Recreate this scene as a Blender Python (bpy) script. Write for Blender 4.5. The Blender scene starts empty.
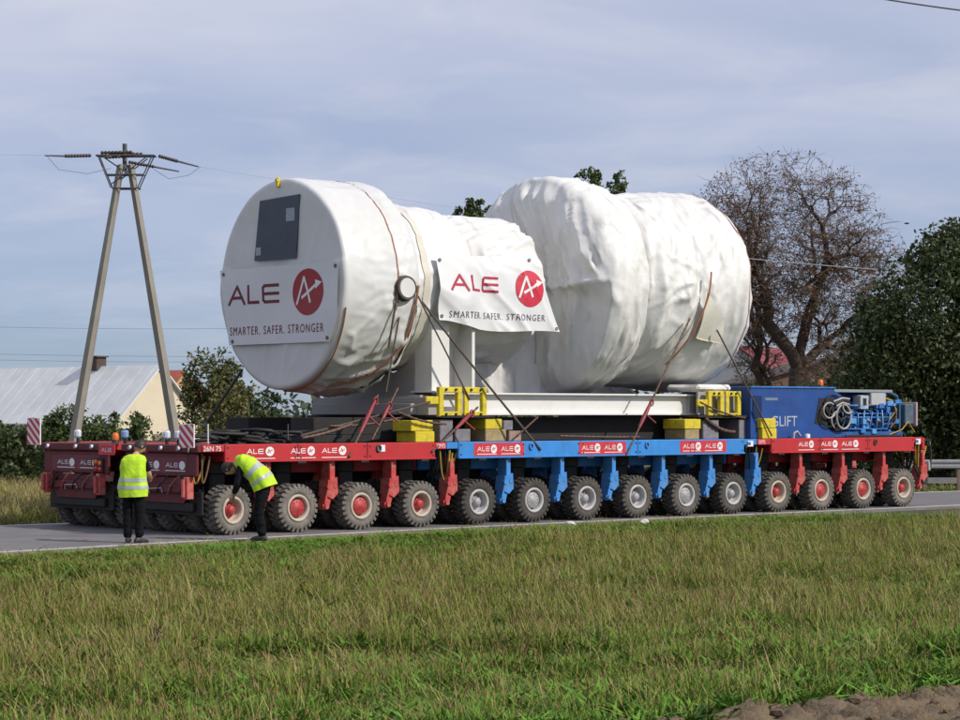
import bpy, bmesh, math, random
import numpy as np
from mathutils import Vector, Matrix, noise, Euler
random.seed(7); rng = np.random.default_rng(11)
R = math.radians; PI = math.pi
sc = bpy.context.scene
COL = sc.collection

# ---------------------------------------------------------------- camera, sky, sun, exposure
F, TH, OX, OY, HC, HY = 2279.36, 0.718143, -4.222, 38.9716, 2.076, 413.81   # focal (px of a 960 wide picture), trailer heading, trailer origin, eye height, horizon row
cam = bpy.data.cameras.new('camera'); camo = bpy.data.objects.new('camera', cam); COL.objects.link(camo)
camo.location = (0, 0, HC); camo.rotation_euler = (R(90), 0, 0)
cam.sensor_width = 36; cam.lens = F / 960 * 36; cam.shift_y = (HY - 360) / 960
cam.clip_start = 0.5; cam.clip_end = 9000
sc.camera = camo
sc.render.resolution_x, sc.render.resolution_y = 1024, 768
SUN_AZ, SUN_EL = math.atan2(.885, -.465), R(38)
world = bpy.data.worlds.new('World'); sc.world = world; world.use_nodes = True
def build_world():
    nt = world.node_tree; N = nt.nodes; L = nt.links
    bg = N['Background']; bg.inputs['Strength'].default_value = 0.1
    sky = N.new('ShaderNodeTexSky'); sky.sky_type = 'NISHITA'; sky.sun_disc = False
    sky.sun_elevation = SUN_EL; sky.sun_rotation = SUN_AZ; sky.air_density = 1.0; sky.dust_density = 0.3; sky.ozone_density = 3.0; sky.altitude = 100
    tc = N.new('ShaderNodeTexCoord'); sep = N.new('ShaderNodeSeparateXYZ'); L.new(tc.outputs['Generated'], sep.inputs[0])
    def M(op, a, b=None, c=None):
        n = N.new('ShaderNodeMath'); n.operation = op
        for k, v in enumerate((a, b, c)):
            if v is None: continue
            if isinstance(v, (int, float)): n.inputs[k].default_value = v
            else: L.new(v, n.inputs[k])
        return n.outputs[0]
    z = M('ADD', M('MAXIMUM', sep.outputs[2], 0.0), 0.17)
    cx = M('DIVIDE', sep.outputs[0], z); cy = M('DIVIDE', sep.outputs[1], z)
    cmb = N.new('ShaderNodeCombineXYZ'); L.new(cx, cmb.inputs[0]); L.new(cy, cmb.inputs[1])
    mp = N.new('ShaderNodeMapping'); mp.inputs['Scale'].default_value = (.8, 1.0, 1); mp.inputs['Rotation'].default_value = (0, 0, .25); mp.inputs['Location'].default_value = (3.1, .4, 0)
    L.new(cmb.outputs[0], mp.inputs[0])
    n1 = N.new('ShaderNodeTexNoise'); n1.inputs['Scale'].default_value = 1.5; n1.inputs['Detail'].default_value = 7; n1.inputs['Roughness'].default_value = .52; n1.inputs['Distortion'].default_value = .35
    L.new(mp.outputs[0], n1.inputs['Vector'])
    rp = N.new('ShaderNodeValToRGB'); rp.color_ramp.elements[0].position = .36; rp.color_ramp.elements[0].color = (.68, .68, .68, 1)
    rp.color_ramp.elements[1].position = .66; rp.color_ramp.elements[1].color = (.96, .96, .96, 1)
    L.new(n1.outputs[0], rp.inputs[0])
    mx = N.new('ShaderNodeMix'); mx.data_type = 'RGBA'
    thin = M('ADD', M('MULTIPLY', M('MINIMUM', M('MAXIMUM', sep.outputs[2], 0.0), .16), 3.4), .46)     # the veil of cloud thins towards the horizon
    L.new(M('MULTIPLY', rp.outputs[0], thin), mx.inputs['Factor'])
    tint = N.new('ShaderNodeMix'); tint.data_type = 'RGBA'; tint.blend_type = 'MULTIPLY'; tint.inputs['Factor'].default_value = 1
    L.new(sky.outputs[0], tint.inputs['A']); tint.inputs['B'].default_value = SKY_TINT
    L.new(tint.outputs['Result'], mx.inputs['A']); mx.inputs['B'].default_value = CLOUD
    n2 = N.new('ShaderNodeTexNoise'); n2.inputs['Scale'].default_value = 3.2; n2.inputs['Detail'].default_value = 8; n2.inputs['Roughness'].default_value = .58; n2.inputs['Distortion'].default_value = .5
    L.new(mp.outputs[0], n2.inputs['Vector'])
    puff = M('MULTIPLY', M('MINIMUM', M('MAXIMUM', M('MULTIPLY', M('SUBTRACT', n2.outputs[0], .47), 3.2), 0.0), 1.0), M('MULTIPLY', thin, .55))
    m2 = N.new('ShaderNodeMix'); m2.data_type = 'RGBA'; L.new(puff, m2.inputs['Factor']); L.new(mx.outputs['Result'], m2.inputs['A']); m2.inputs['B'].default_value = (6.5, 6.6, 7.3, 1)
    L.new(m2.outputs['Result'], bg.inputs[0])
SKY_TINT = (.33, .47, .74, 1); CLOUD = (5.35, 5.75, 7.1, 1)
build_world()
sun = bpy.data.lights.new('sun', 'SUN'); sun.energy = 3.4; sun.angle = R(.6); sun.color = (1, .94, .84)
suno = bpy.data.objects.new('sun', sun); COL.objects.link(suno)
sv = Vector((math.sin(SUN_AZ) * math.cos(SUN_EL), math.cos(SUN_AZ) * math.cos(SUN_EL), math.sin(SUN_EL)))
suno.rotation_euler = (-sv).to_track_quat('-Z', 'Y').to_euler(); suno.location = sv * 100
sc.view_settings.view_transform = 'Standard'; sc.view_settings.look = 'None'; sc.view_settings.gamma = 1; sc.view_settings.exposure = 0.12
sc.view_settings.use_curve_mapping = False
sc.cycles.max_bounces = 4; sc.cycles.diffuse_bounces = 3; sc.cycles.glossy_bounces = 2; sc.cycles.transparent_max_bounces = 4

# ---------------------------------------------------------------- helpers: coordinates
CT, ST = math.cos(TH), math.sin(TH)
def V(s, t, z=0.0):                      # trailer frame -> world
    return Vector((OX + s * CT - t * ST, OY + s * ST + t * CT, z))
def ST_of(x, y):                         # world -> trailer frame
    dx, dy = x - OX, y - OY
    return dx * CT + dy * ST, -dx * ST + dy * CT
def at(px, py, Y):                       # survey point at a known distance
    return Vector(((px - 480) / F * Y, Y, HC - (py - HY) * Y / F))
def onp(px, py, t):                      # survey point on a plane parallel to the trailer's side -> (s, t, z)
    k = (px - 480) / F; bx = OX - t * ST; by = OY + t * CT
    s = (k * by - bx) / (CT - k * ST); Y = by + s * ST
    return Vector((s, t, HC - (py - HY) * Y / F))

# ---------------------------------------------------------------- helpers: materials
MATS = {}
def mat(name, col, rough=.6, var=.12, scale=4.0, bump=.0, bscale=40.0, metal=0.0, dirt=None, dirt_amt=.0, dscale=3.0, attr=None, spec=.5, trans=0.0, emit=None, coords='Object', streak=False, crease=None, chips=None, orand=0.0):
    if name in MATS: return MATS[name]
    m = bpy.data.materials.new(name); m.use_nodes = True
    nt = m.node_tree; N = nt.nodes; L = nt.links; b = N['Principled BSDF']
    b.inputs['Roughness'].default_value = rough; b.inputs['Metallic'].default_value = metal
    b.inputs['Specular IOR Level'].default_value = spec
    tc = N.new('ShaderNodeTexCoord')
    n = N.new('ShaderNodeTexNoise'); n.inputs['Scale'].default_value = scale; n.inputs['Detail'].default_value = 6; n.inputs['Roughness'].default_value = .65
    L.new(tc.outputs[coords], n.inputs['Vector'])
    hi = tuple(min(1, c * (1 + var)) for c in col) + (1,); lo = tuple(c * (1 - var) for c in col) + (1,)
    mx = N.new('ShaderNodeMix'); mx.data_type = 'RGBA'; mx.inputs['A'].default_value = lo; mx.inputs['B'].default_value = hi
    mr = N.new('ShaderNodeMapRange'); mr.inputs['From Min'].default_value = .3; mr.inputs['From Max'].default_value = .7
    L.new(n.outputs[0], mr.inputs[0]); L.new(mr.outputs[0], mx.inputs['Factor'])
    out = mx.outputs['Result']
    if attr:                              # natural leaf to leaf colour variation carried on the faces
        a = N.new('ShaderNodeAttribute'); a.attribute_name = 'var'
        r = N.new('ShaderNodeValToRGB'); cr = r.color_ramp
        for k, (p, c) in enumerate(attr):
            e = cr.elements[k] if k < 2 else cr.elements.new(p)
            e.position = p; e.color = (*c, 1)
        L.new(a.outputs['Fac'], r.inputs[0])
        m2 = N.new('ShaderNodeMix'); m2.data_type = 'RGBA'; m2.blend_type = 'MULTIPLY'; m2.inputs['Factor'].default_value = 1
        L.new(out, m2.inputs['A']); L.new(r.outputs[0], m2.inputs['B']); out = m2.outputs['Result']
    if dirt:
        n2 = N.new('ShaderNodeTexNoise'); n2.inputs['Scale'].default_value = dscale; n2.inputs['Detail'].default_value = 8; n2.inputs['Roughness'].default_value = .7
        if streak:
            mpp = N.new('ShaderNodeMapping'); mpp.inputs['Scale'].default_value = (3.5, 3.5, .9); L.new(tc.outputs[coords], mpp.inputs[0]); L.new(mpp.outputs[0], n2.inputs['Vector'])
        else: L.new(tc.outputs[coords], n2.inputs['Vector'])
        m3 = N.new('ShaderNodeMapRange'); m3.inputs['From Min'].default_value = .45; m3.inputs['From Max'].default_value = .75; m3.inputs['To Max'].default_value = dirt_amt
        L.new(n2.outputs[0], m3.inputs[0])
        m4 = N.new('ShaderNodeMix'); m4.data_type = 'RGBA'; m4.inputs['B'].default_value = (*dirt, 1)
        L.new(m3.outputs[0], m4.inputs['Factor']); L.new(out, m4.inputs['A']); out = m4.outputs['Result']
    if chips:
        n6 = N.new('ShaderNodeTexNoise'); n6.inputs['Scale'].default_value = 16; n6.inputs['Detail'].default_value = 9; n6.inputs['Roughness'].default_value = .75; L.new(tc.outputs[coords], n6.inputs['Vector'])
        r6 = N.new('ShaderNodeMapRange'); r6.inputs['From Min'].default_value = .60; r6.inputs['From Max'].default_value = .66; r6.inputs['To Max'].default_value = .8; L.new(n6.outputs[0], r6.inputs[0])
        m6 = N.new('ShaderNodeMix'); m6.data_type = 'RGBA'; m6.inputs['B'].default_value = (*chips, 1); L.new(r6.outputs[0], m6.inputs['Factor']); L.new(out, m6.inputs['A']); out = m6.outputs['Result']
    if orand:
        oi = N.new('ShaderNodeObjectInfo'); r7 = N.new('ShaderNodeMapRange'); r7.inputs['To Min'].default_value = 1 - orand; r7.inputs['To Max'].default_value = 1 + orand; L.new(oi.outputs['Random'], r7.inputs[0])
        m7 = N.new('ShaderNodeVectorMath'); m7.operation = 'SCALE'; L.new(out, m7.inputs[0]); L.new(r7.outputs[0], m7.inputs['Scale']); out = m7.outputs[0]
    L.new(out, b.inputs['Base Color'])
    if bump:
        n3 = N.new('ShaderNodeTexNoise'); n3.inputs['Scale'].default_value = bscale; n3.inputs['Detail'].default_value = 5
        L.new(tc.outputs[coords], n3.inputs['Vector'])
        bp = N.new('ShaderNodeBump'); bp.inputs['Strength'].default_value = bump; bp.inputs['Distance'].default_value = .03
        L.new(n3.outputs[0], bp.inputs['Height']); L.new(bp.outputs[0], b.inputs['Normal'])
    if crease:
        n5 = N.new('ShaderNodeTexNoise'); n5.noise_type = 'RIDGED_MULTIFRACTAL'; n5.inputs['Scale'].default_value = crease[1]; n5.inputs['Detail'].default_value = 1.5; n5.inputs['Roughness'].default_value = .45; n5.inputs['Distortion'].default_value = .6
        mp5 = N.new('ShaderNodeMapping'); mp5.inputs['Scale'].default_value = (1.3, .8, .55); mp5.inputs['Rotation'].default_value = (.2, .5, 0); L.new(tc.outputs[coords], mp5.inputs[0]); L.new(mp5.outputs[0], n5.inputs['Vector'])
        b5 = N.new('ShaderNodeBump'); b5.inputs['Strength'].default_value = .8; b5.inputs['Distance'].default_value = crease[0]; L.new(n5.outputs[0], b5.inputs['Height'])
        for l in list(b.inputs['Normal'].links): L.new(l.from_socket, b5.inputs['Normal'])
        L.new(b5.outputs[0], b.inputs['Normal'])
    if trans:                             # thin leaves let some light through
        t = N.new('ShaderNodeBsdfTranslucent'); L.new(out, t.inputs[0])
        ms = N.new('ShaderNodeMixShader'); ms.inputs[0].default_value = trans
        L.new(b.outputs[0], ms.inputs[1]); L.new(t.outputs[0], ms.inputs[2])
        L.new(ms.outputs[0], N['Material Output'].inputs[0])
    if emit:
        b.inputs['Emission Color'].default_value = (*emit[0], 1); b.inputs['Emission Strength'].default_value = emit[1]
    MATS[name] = m; return m

DUST = (.30, .25, .19)
RED = mat('red_paint', (.50, .022, .028), .45, .12, 2.5, .05, 30, dirt=(.26, .05, .05), dirt_amt=.7, dscale=2.0, streak=True, chips=(.22, .13, .10))
REDARM = mat('dusty_red_paint', (.48, .05, .05), .6, .2, 6, .08, 30, dirt=(.42, .26, .20), dirt_amt=.8, dscale=5)
BLUE = mat('blue_paint', (.036, .245, .66), .45, .12, 2.5, .05, 30, dirt=(.06, .16, .34), dirt_amt=.7, dscale=2.0, streak=True, chips=(.16, .20, .25))
BLUEARM = mat('dusty_blue_paint', (.045, .24, .62), .55, .2, 6, .08, 30, dirt=(.22, .25, .27), dirt_amt=.6, dscale=5)
PACK = mat('dark_blue_paint', (.016, .066, .27), .35, .18, 2, .04, 12, dirt=(.07, .09, .13), dirt_amt=.35)
PACK2 = mat('machine_blue_paint', (.045, .19, .52), .4, .25, 7, .05, 30, dirt=(.02, .03, .05), dirt_amt=.7, dscale=9)
DECKTOP = mat('dark_steel_deck', (.05, .035, .032), .8, .3, 3, .2, 40)
REDSHADE = mat('shade_dark_maroon_paint', (.13, .013, .018), .65, .3, 3, .1, 30, dirt=(.06, .03, .03), dirt_amt=.8, dscale=3)  # red paint darkened to stand for shade on the rear end, plus dirt blotches
UNDER = mat('greasy_dark_steel', (.014, .012, .012), .7, .3, 5, .15, 30)
WHITEP = mat('white_print', (.78, .76, .76), .6, .06, 9)
PANELRED = mat('sticker_red', (.56, .035, .05), .5, .08, 9)
TYRE_R = mat('dusty_tyre', (.125, .115, .102), .95, .3, 9, .2, 60, dirt=(.23, .20, .16), dirt_amt=.7, dscale=5, orand=.28)
TYRE_B = mat('muddy_tyre', (.068, .062, .057), .95, .3, 9, .2, 60, dirt=(.17, .14, .11), dirt_amt=.7, dscale=6, orand=.3)
RIM_R = mat('beige_rim', (.50, .42, .34), .6, .15, 9, .1, 40, dirt=DUST, dirt_amt=.5, dscale=8)
RIM_B = mat('grey_rim', (.46, .45, .45), .5, .15, 9, .1, 40, dirt=(.2, .17, .14), dirt_amt=.5, dscale=8)
HUB_R = mat('red_hub', (.42, .03, .035), .55, .15, 9, .1, 40, dirt=(.3, .16, .12), dirt_amt=.6, dscale=9)
HUB_B = mat('grey_hub', (.36, .36, .37), .5, .2, 9, .1, 40, dirt=(.12, .11, .1), dirt_amt=.6, dscale=9)
RUBBER = mat('black_hose_rubber', (.015, .015, .015), .6, .3, 9)
HOSEY = mat('yellow_hose', (.45, .30, .05), .6, .2, 9)
HOSEB = mat('brown_hose', (.22, .12, .07), .7, .2, 9)
WHITEST = mat('white_painted_steel', (.74, .73, .71), .5, .06, 2.5, .04, 20, dirt=(.45, .40, .34), dirt_amt=.45, dscale=2.5)
GREYST = mat('grey_painted_steel', (.36, .345, .34), .6, .12, 3, .06, 20, dirt=(.2, .17, .15), dirt_amt=.5)
YEL = mat('yellow_paint', (.70, .55, .02), .5, .15, 5, .05, 30, dirt=(.28, .22, .08), dirt_amt=.75, dscale=6)
TIMBER = mat('timber', (.34, .26, .13), .85, .25, 8, .2, 30)
GREYBLK = mat('grey_timber', (.20, .19, .215), .85, .25, 8, .2, 30)
CHAIN = mat('rusty_chain', (.12, .07, .05), .6, .3, 20, metal=.3)
ROPE = mat('dark_strap', (.09, .065, .05), .8, .2, 20)
STRAPO = mat('rust_strap', (.36, .15, .08), .8, .2, 20)
BINDER = mat('red_binder', (.25, .025, .04), .5, .2, 20)
CONC = mat('weathered_concrete', (.28, .255, .215), .9, .15, 1.5, .15, 25, dirt=(.22, .2, .17), dirt_amt=.5, dscale=2)
STEEL = mat('dark_galvanised_steel', (.10, .10, .11), .6, .2, 6, metal=.4)
INSUL = mat('brown_porcelain', (.06, .045, .04), .3, .2, 9)
WIRE = mat('aluminium_wire', (.10, .10, .105), .5, .1, 9)
WIREL = mat('pale_wire', (.6, .6, .6), .4, .1, 9)
HIVIS = mat('hi_vis_fabric', (.50, .78, .02), .75, .14, 6, .8, 9, dirt=(.42, .55, .06), dirt_amt=.6, dscale=7)
REFL = mat('reflective_tape', (.42, .46, .46), .4, .1, 14)
BLACKC = mat('black_cloth', (.007, .007, .009), .9, .3, 9, .6, 14, spec=.15)
NAVY = mat('navy_cloth', (.013, .013, .024), .9, .3, 9, .6, 14, spec=.15)
SKIN = mat('skin', (.50, .28, .20), .55, .08, 12)
HAIR = mat('dark_hair', (.025, .018, .014), .6, .3, 30)
SHOE = mat('black_shoe', (.03, .028, .028), .5, .2, 9)
ORANGE = mat('amber_lens', (.75, .16, .02), .25, .1, 9)
REDLENS = mat('red_lens', (.5, .03, .02), .25, .1, 9)
LAMPW = mat('clear_lens', (.65, .68, .75), .2, .1, 9)
CYAN = mat('grey_appliance', (.42, .42, .42), .5, .1, 9)

# ---------------------------------------------------------------- helpers: meshes
class MB:
    def __init__(s): s.v = []; s.f = []; s.sm = []; s.mi = []
    def add(s, v, f, smooth=False, mi=0):
        o = len(s.v); s.v += [tuple(p) for p in v]
        for q in f: s.f.append(tuple(i + o for i in q)); s.sm.append(smooth); s.mi.append(mi)
        return s
    def box(s, x0, x1, y0, y1, z0, z1, b=0.0, mi=0, M=None):
        b = min(b, .45 * abs(x1 - x0), .45 * abs(y1 - y0), .45 * abs(z1 - z0))
        c = ((x0 + x1) / 2, (y0 + y1) / 2, (z0 + z1) / 2); h = (abs(x1 - x0) / 2, abs(y1 - y0) / 2, abs(z1 - z0) / 2)
        if b <= 0:
            v = [(c[0] + i * h[0], c[1] + j * h[1], c[2] + k * h[2]) for i in (-1, 1) for j in (-1, 1) for k in (-1, 1)]
            f = [(0, 1, 3, 2), (4, 6, 7, 5), (0, 4, 5, 1), (2, 3, 7, 6), (0, 2, 6, 4), (1, 5, 7, 3)]
        else:
            v = []; ix = {}
            for i in (-1, 1):
                for j in (-1, 1):
                    for k in (-1, 1):
                        for a in range(3):
                            d = [h[q] - (b if q != a else 0) for q in range(3)]
                            ix[(i, j, k, a)] = len(v); v.append((c[0] + i * d[0], c[1] + j * d[1], c[2] + k * d[2]))
            f = []
            for sg in (-1, 1):
                q = [ix[(sg, -1, -1, 0)], ix[(sg, 1, -1, 0)], ix[(sg, 1, 1, 0)], ix[(sg, -1, 1, 0)]]; f.append(q if sg > 0 else q[::-1])
                q = [ix[(-1, sg, -1, 1)], ix[(-1, sg, 1, 1)], ix[(1, sg, 1, 1)], ix[(1, sg, -1, 1)]]; f.append(q if sg > 0 else q[::-1])
                q = [ix[(-1, -1, sg, 2)], ix[(1, -1, sg, 2)], ix[(1, 1, sg, 2)], ix[(-1, 1, sg, 2)]]; f.append(q if sg > 0 else q[::-1])
            for i in (-1, 1):
                for j in (-1, 1):
                    f.append((ix[(i, j, -1, 0)], ix[(i, j, -1, 1)], ix[(i, j, 1, 1)], ix[(i, j, 1, 0)]))
                    f.append((ix[(i, -1, j, 0)], ix[(i, -1, j, 2)], ix[(i, 1, j, 2)], ix[(i, 1, j, 0)]))
                    f.append((ix[(-1, i, j, 1)], ix[(-1, i, j, 2)], ix[(1, i, j, 2)], ix[(1, i, j, 1)]))
                    for k in (-1, 1): f.append((ix[(i, j, k, 0)], ix[(i, j, k, 1)], ix[(i, j, k, 2)]))
        if M is not None: v = [tuple(M @ Vector(p)) for p in v]
        return s.add(v, f, False, mi)
    def ring(s, c, ax, r, n, ph=0.0):
        ax = Vector(ax).normalized(); up = Vector((0, 0, 1)) if abs(ax.z) < .95 else Vector((1, 0, 0))
        a = ax.cross(up).normalized(); b = ax.cross(a)
        return [Vector(c) + (a * math.cos(2 * PI * k / n + ph) + b * math.sin(2 * PI * k / n + ph)) * r for k in range(n)]
    def tube(s, pts, r, n=6, cap=True, mi=0, smooth=True):
        pts = [Vector(p) for p in pts]; m = len(pts); v = []; f = []
        rs = r if isinstance(r, (list, tuple)) else [r] * m
        pa = None
        for i, p in enumerate(pts):
            d = (pts[min(i + 1, m - 1)] - pts[max(i - 1, 0)])
            if d.length < 1e-9: d = Vector((0, 0, 1))
            d.normalize()
            if pa is None:
                up = Vector((0, 0, 1)) if abs(d.z) < .9 else Vector((1, 0, 0)); a = d.cross(up).normalized()
            else:
                a = pa - d * pa.dot(d); a = a.normalized() if a.length > 1e-6 else d.orthogonal().normalized()
            pa = a; b = d.cross(a)
            v += [p + (a * math.cos(2 * PI * k / n) + b * math.sin(2 * PI * k / n)) * rs[i] for k in range(n)]
        for i in range(m - 1):
            for k in range(n): f.append((i * n + k, i * n + (k + 1) % n, (i + 1) * n + (k + 1) % n, (i + 1) * n + k))
        s.add(v, f, smooth, mi)
        if cap: s.add(v[:n], [tuple(range(n))[::-1]], False, mi); s.add(v[-n:], [tuple(range(n))], False, mi)
        return s
    def cyl(s, p0, p1, r0, r1=None, n=16, mi=0): return s.tube([p0, p1], [r0, r0 if r1 is None else r1], n, True, mi)
    def lathe(s, prof, n, axis='y', c=(0, 0, 0), smooth=True, mi=0, cap=False):   # prof: (radius, along)
        v = []; f = []; m = len(prof)
        for k in range(n):
            a = 2 * PI * k / n; ca, sa = math.cos(a), math.sin(a)
            for r, h in prof:
                p = (r * ca, h, r * sa) if axis == 'y' else ((h, r * ca, r * sa) if axis == 'x' else (r * ca, r * sa, h))
                v.append((p[0] + c[0], p[1] + c[1], p[2] + c[2]))
        for k in range(n):
            for j in range(m - 1): f.append((k * m + j, k * m + j + 1, ((k + 1) % n) * m + j + 1, ((k + 1) % n) * m + j))
        s.add(v, f, smooth, mi)
        if cap:
            s.add([v[k * m] for k in range(n)], [tuple(range(n))], False, mi); s.add([v[k * m + m - 1] for k in range(n)], [tuple(range(n))], False, mi)
        return s
    def prism(s, poly, plane, d0, d1, mi=0):     # poly of 2D points, extruded along the axis missing from plane
        n = len(poly)
        def P(p, d): return (p[0], d, p[1]) if plane == 'xz' else ((d, p[0], p[1]) if plane == 'yz' else (p[0], p[1], d))
        v = [P(p, d0) for p in poly] + [P(p, d1) for p in poly]
        f = [tuple(range(n)), tuple(range(2 * n - 1, n - 1, -1))] + [(i, i + n, (i + 1) % n + n, (i + 1) % n) for i in range(n)]
        return s.add(v, f, False, mi)
    def mesh(s, name, mats):
        me = bpy.data.meshes.new(name); me.from_pydata(s.v, [], s.f)
        for m in (mats if isinstance(mats, (list, tuple)) else [mats]): me.materials.append(m)
        me.polygons.foreach_set('use_smooth', s.sm); me.polygons.foreach_set('material_index', s.mi)
        bm = bmesh.new(); bm.from_mesh(me); bmesh.ops.recalc_face_normals(bm, faces=bm.faces); bm.to_mesh(me); bm.free()
        me.update(); return me
    def build(s, name, mats, parent=None): return link(name, s.mesh(name, mats), parent)
def link(name, data, parent=None):
    o = bpy.data.objects.new(name, data); COL.objects.link(o)
    if parent is not None: o.parent = parent
    return o
def tag(o, label=None, cat=None, group=None, kind=None):
    if label: o['label'] = label
    if cat: o['category'] = cat
    if group: o['group'] = group
    if kind: o['kind'] = kind
    return o
def thing(name, label, cat, loc, rz=0.0, group=None):
    o = link(name, None); o.location = loc; o.rotation_euler = (0, 0, rz); o.empty_display_size = .3
    return tag(o, label, cat, group)
def tthing(name, label, cat, s, t, z, group=None): return thing(name, label, cat, V(s, t, z), TH, group)
def copy_tree(o, parent=None):
    kids = list(o.children)
    c = o.copy(); COL.objects.link(c)
    if parent is not None: c.parent = parent
    for k in kids: copy_tree(k, c)
    return c

# flat print: strokes and letters as 2D polygons
def strokes(pls, w):
    v = []; f = []
    for pl in pls:
        for a, b in zip(pl[:-1], pl[1:]):
            a = Vector(a); b = Vector(b); d = (b - a).normalized(); n = Vector((-d.y, d.x)) * w / 2; a = a - d * w * .3; b = b + d * w * .3
            o = len(v); v += [a - n, b - n, b + n, a + n]; f.append((o, o + 1, o + 2, o + 3))
    return v, f
def ale(sx=1.27, w=.17):
    return strokes([[(0, 0), (.58 * sx, 1), (1.08 * sx, 0)], [(.28 * sx, .36), (.92 * sx, .36)],
                    [(1.35 * sx, 1), (1.35 * sx, .06), (2.02 * sx, .06)],
                    [(3.3 * sx, .95), (2.42 * sx, .95), (2.32 * sx, .84), (2.32 * sx, .16), (2.42 * sx, .05), (3.3 * sx, .05)], [(2.32 * sx, .5), (3.3 * sx, .5)]], w)
def disc(cx, cy, rx, ry=None, n=36):
    ry = ry or rx
    return [Vector((cx, cy))] + [Vector((cx + rx * math.cos(2 * PI * k / n), cy + ry * math.sin(2 * PI * k / n))) for k in range(n)], [(0, 1 + k, 1 + (k + 1) % n) for k in range(n)]
def amark(cx, cy, r, w):
    v, f = strokes([[(cx - .78 * r, cy - .48 * r), (cx - .28 * r, cy + .62 * r), (cx + .16 * r, cy - .42 * r)],
                    [(cx - .42 * r, cy - .22 * r), (cx + .02 * r, cy + .0 * r), (cx + .5 * r, cy + .26 * r), (cx + .8 * r, cy + .34 * r)]], w)
    o = len(v); v += [Vector((cx + .52 * r, cy + .10 * r)), Vector((cx + .97 * r, cy + .38 * r)), Vector((cx + .5 * r, cy + .50 * r))]; f.append((o, o + 1, o + 2))
    return v, f
def text2d(txt, h, spacing=1.0, xs=1.0):
    cu = bpy.data.curves.new('lettering', 'FONT'); cu.body = txt; cu.size = 1; cu.space_character = spacing; cu.resolution_u = 3; cu.fill_mode = 'FRONT' if hasattr(cu, 'fill_mode') else cu.fill_mode
    o = bpy.data.objects.new('lettering', cu); COL.objects.link(o)
    dg = bpy.context.evaluated_depsgraph_get(); me = bpy.data.meshes.new_from_object(o.evaluated_get(dg))
    v = [Vector((p.co.x, p.co.y)) for p in me.vertices]; f = [tuple(p.vertices) for p in me.polygons]
    bpy.data.objects.remove(o); bpy.data.curves.remove(cu); bpy.data.meshes.remove(me)
    x0 = min(p.x for p in v); k = h / .72
    return [Vector(((p.x - x0) * k * xs, p.y * k)) for p in v], f
def fit(vf, x0, y0, w, h):
    v, f = vf; a = min(p.x for p in v); b = max(p.x for p in v); c = min(p.y for p in v); d = max(p.y for p in v)
    return [Vector((x0 + (p.x - a) / (b - a) * w, y0 + (p.y - c) / (d - c) * h)) for p in v], f
def printmesh(items, fn, name, parent, fine=None):   # items: [((v,f), material)], fn maps (u,v,layer)->local 3D
    mats = []; mb = MB()
    for k, ((v, f), m) in enumerate(items):
        if m not in mats: mats.append(m)
        if fine:
            bm = bmesh.new(); vs = [bm.verts.new((p.x, p.y, 0)) for p in v]
            for q in f:
                try: bm.faces.new([vs[i] for i in q])
                except ValueError: pass
            for _ in range(4):
                es = [e for e in bm.edges if e.calc_length() > fine]
                if not es: break
                bmesh.ops.subdivide_edges(bm, edges=es, cuts=1)
            bmesh.ops.triangulate(bm, faces=bm.faces)
            bm.verts.index_update(); v = [Vector((q.co.x, q.co.y)) for q in bm.verts]; f = [tuple(x.index for x in q.verts) for q in bm.faces]; bm.free()
        mb.add([fn(p.x, p.y, k) for p in v], f, False, mats.index(m))
    return mb.build(name, mats, parent)

# ---------------------------------------------------------------- setting: ground, road, soil
def sstep(a, b, x):
    x = min(1, max(0, (x - a) / (b - a))); return x * x * (3 - 2 * x)
NEAR = [(-80, -9), (-12, -2.7), (-6, -1.95), (-1.3, -1.25), (5, -.72), (12, -.55), (20, -.5), (40, -.5), (160, -.5), (400, -.5)]
def near_edge(s):
    for (a, b), (c, d) in zip(NEAR[:-1], NEAR[1:]):
        if s <= c: return b + (d - b) * (s - a) / (c - a)
    return NEAR[-1][1]
FAR_EDGE = 5.75
def height(x, y):
    s, t = ST_of(x, y); e = near_edge(max(-80, min(400, s)))
    d = e - t
    n = noise.noise((x * .35, y * .35, 0)) * .05 + noise.noise((x * 1.3, y * 1.3, 3)) * .02
    if d > 0: return -.045 - .22 * sstep(.4, 4.5, d) + n * sstep(.5, 2, d)
    if t > FAR_EDGE: return -.045 - .1 * sstep(0, 4, t - FAR_EDGE) + n * sstep(0, 2, t - FAR_EDGE)
    return -.06
GRASSY = mat('turf_soil', (.06, .068, .022), .95, .35, .8, .6, 14, dirt=(.12, .09, .05), dirt_amt=.8, dscale=.5)
def axis_list(lo, hi, step, far):
    a = list(np.arange(lo, hi + 1e-6, step)); return [-f + lo for f in far[::-1]] + a + [hi + f for f in far]
xs = axis_list(-45, 60, 1.0, (20, 60, 200, 700, 3000)); ys = axis_list(5, 120, 1.0, (20, 60, 200, 700, 4000))
gv = [(x, y, height(x, y)) for y in ys for x in xs]; nx = len(xs)
gf = [(j * nx + i, j * nx + i + 1, (j + 1) * nx + i + 1, (j + 1) * nx + i) for j in range(len(ys) - 1) for i in range(nx - 1)]
tag(MB().add(gv, gf, True).build('ground', GRASSY), kind='structure')
ASPH = mat('worn_asphalt', (.155, .145, .15), .85, .14, 1.2, .25, 60, dirt=(.21, .19, .175), dirt_amt=.6, dscale=.6)
LINE = mat('road_line_paint', (.60, .58, .55), .75, .14, 5, .1, 40, dirt=(.25, .22, .2), dirt_amt=.8, dscale=2.5)
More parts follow.
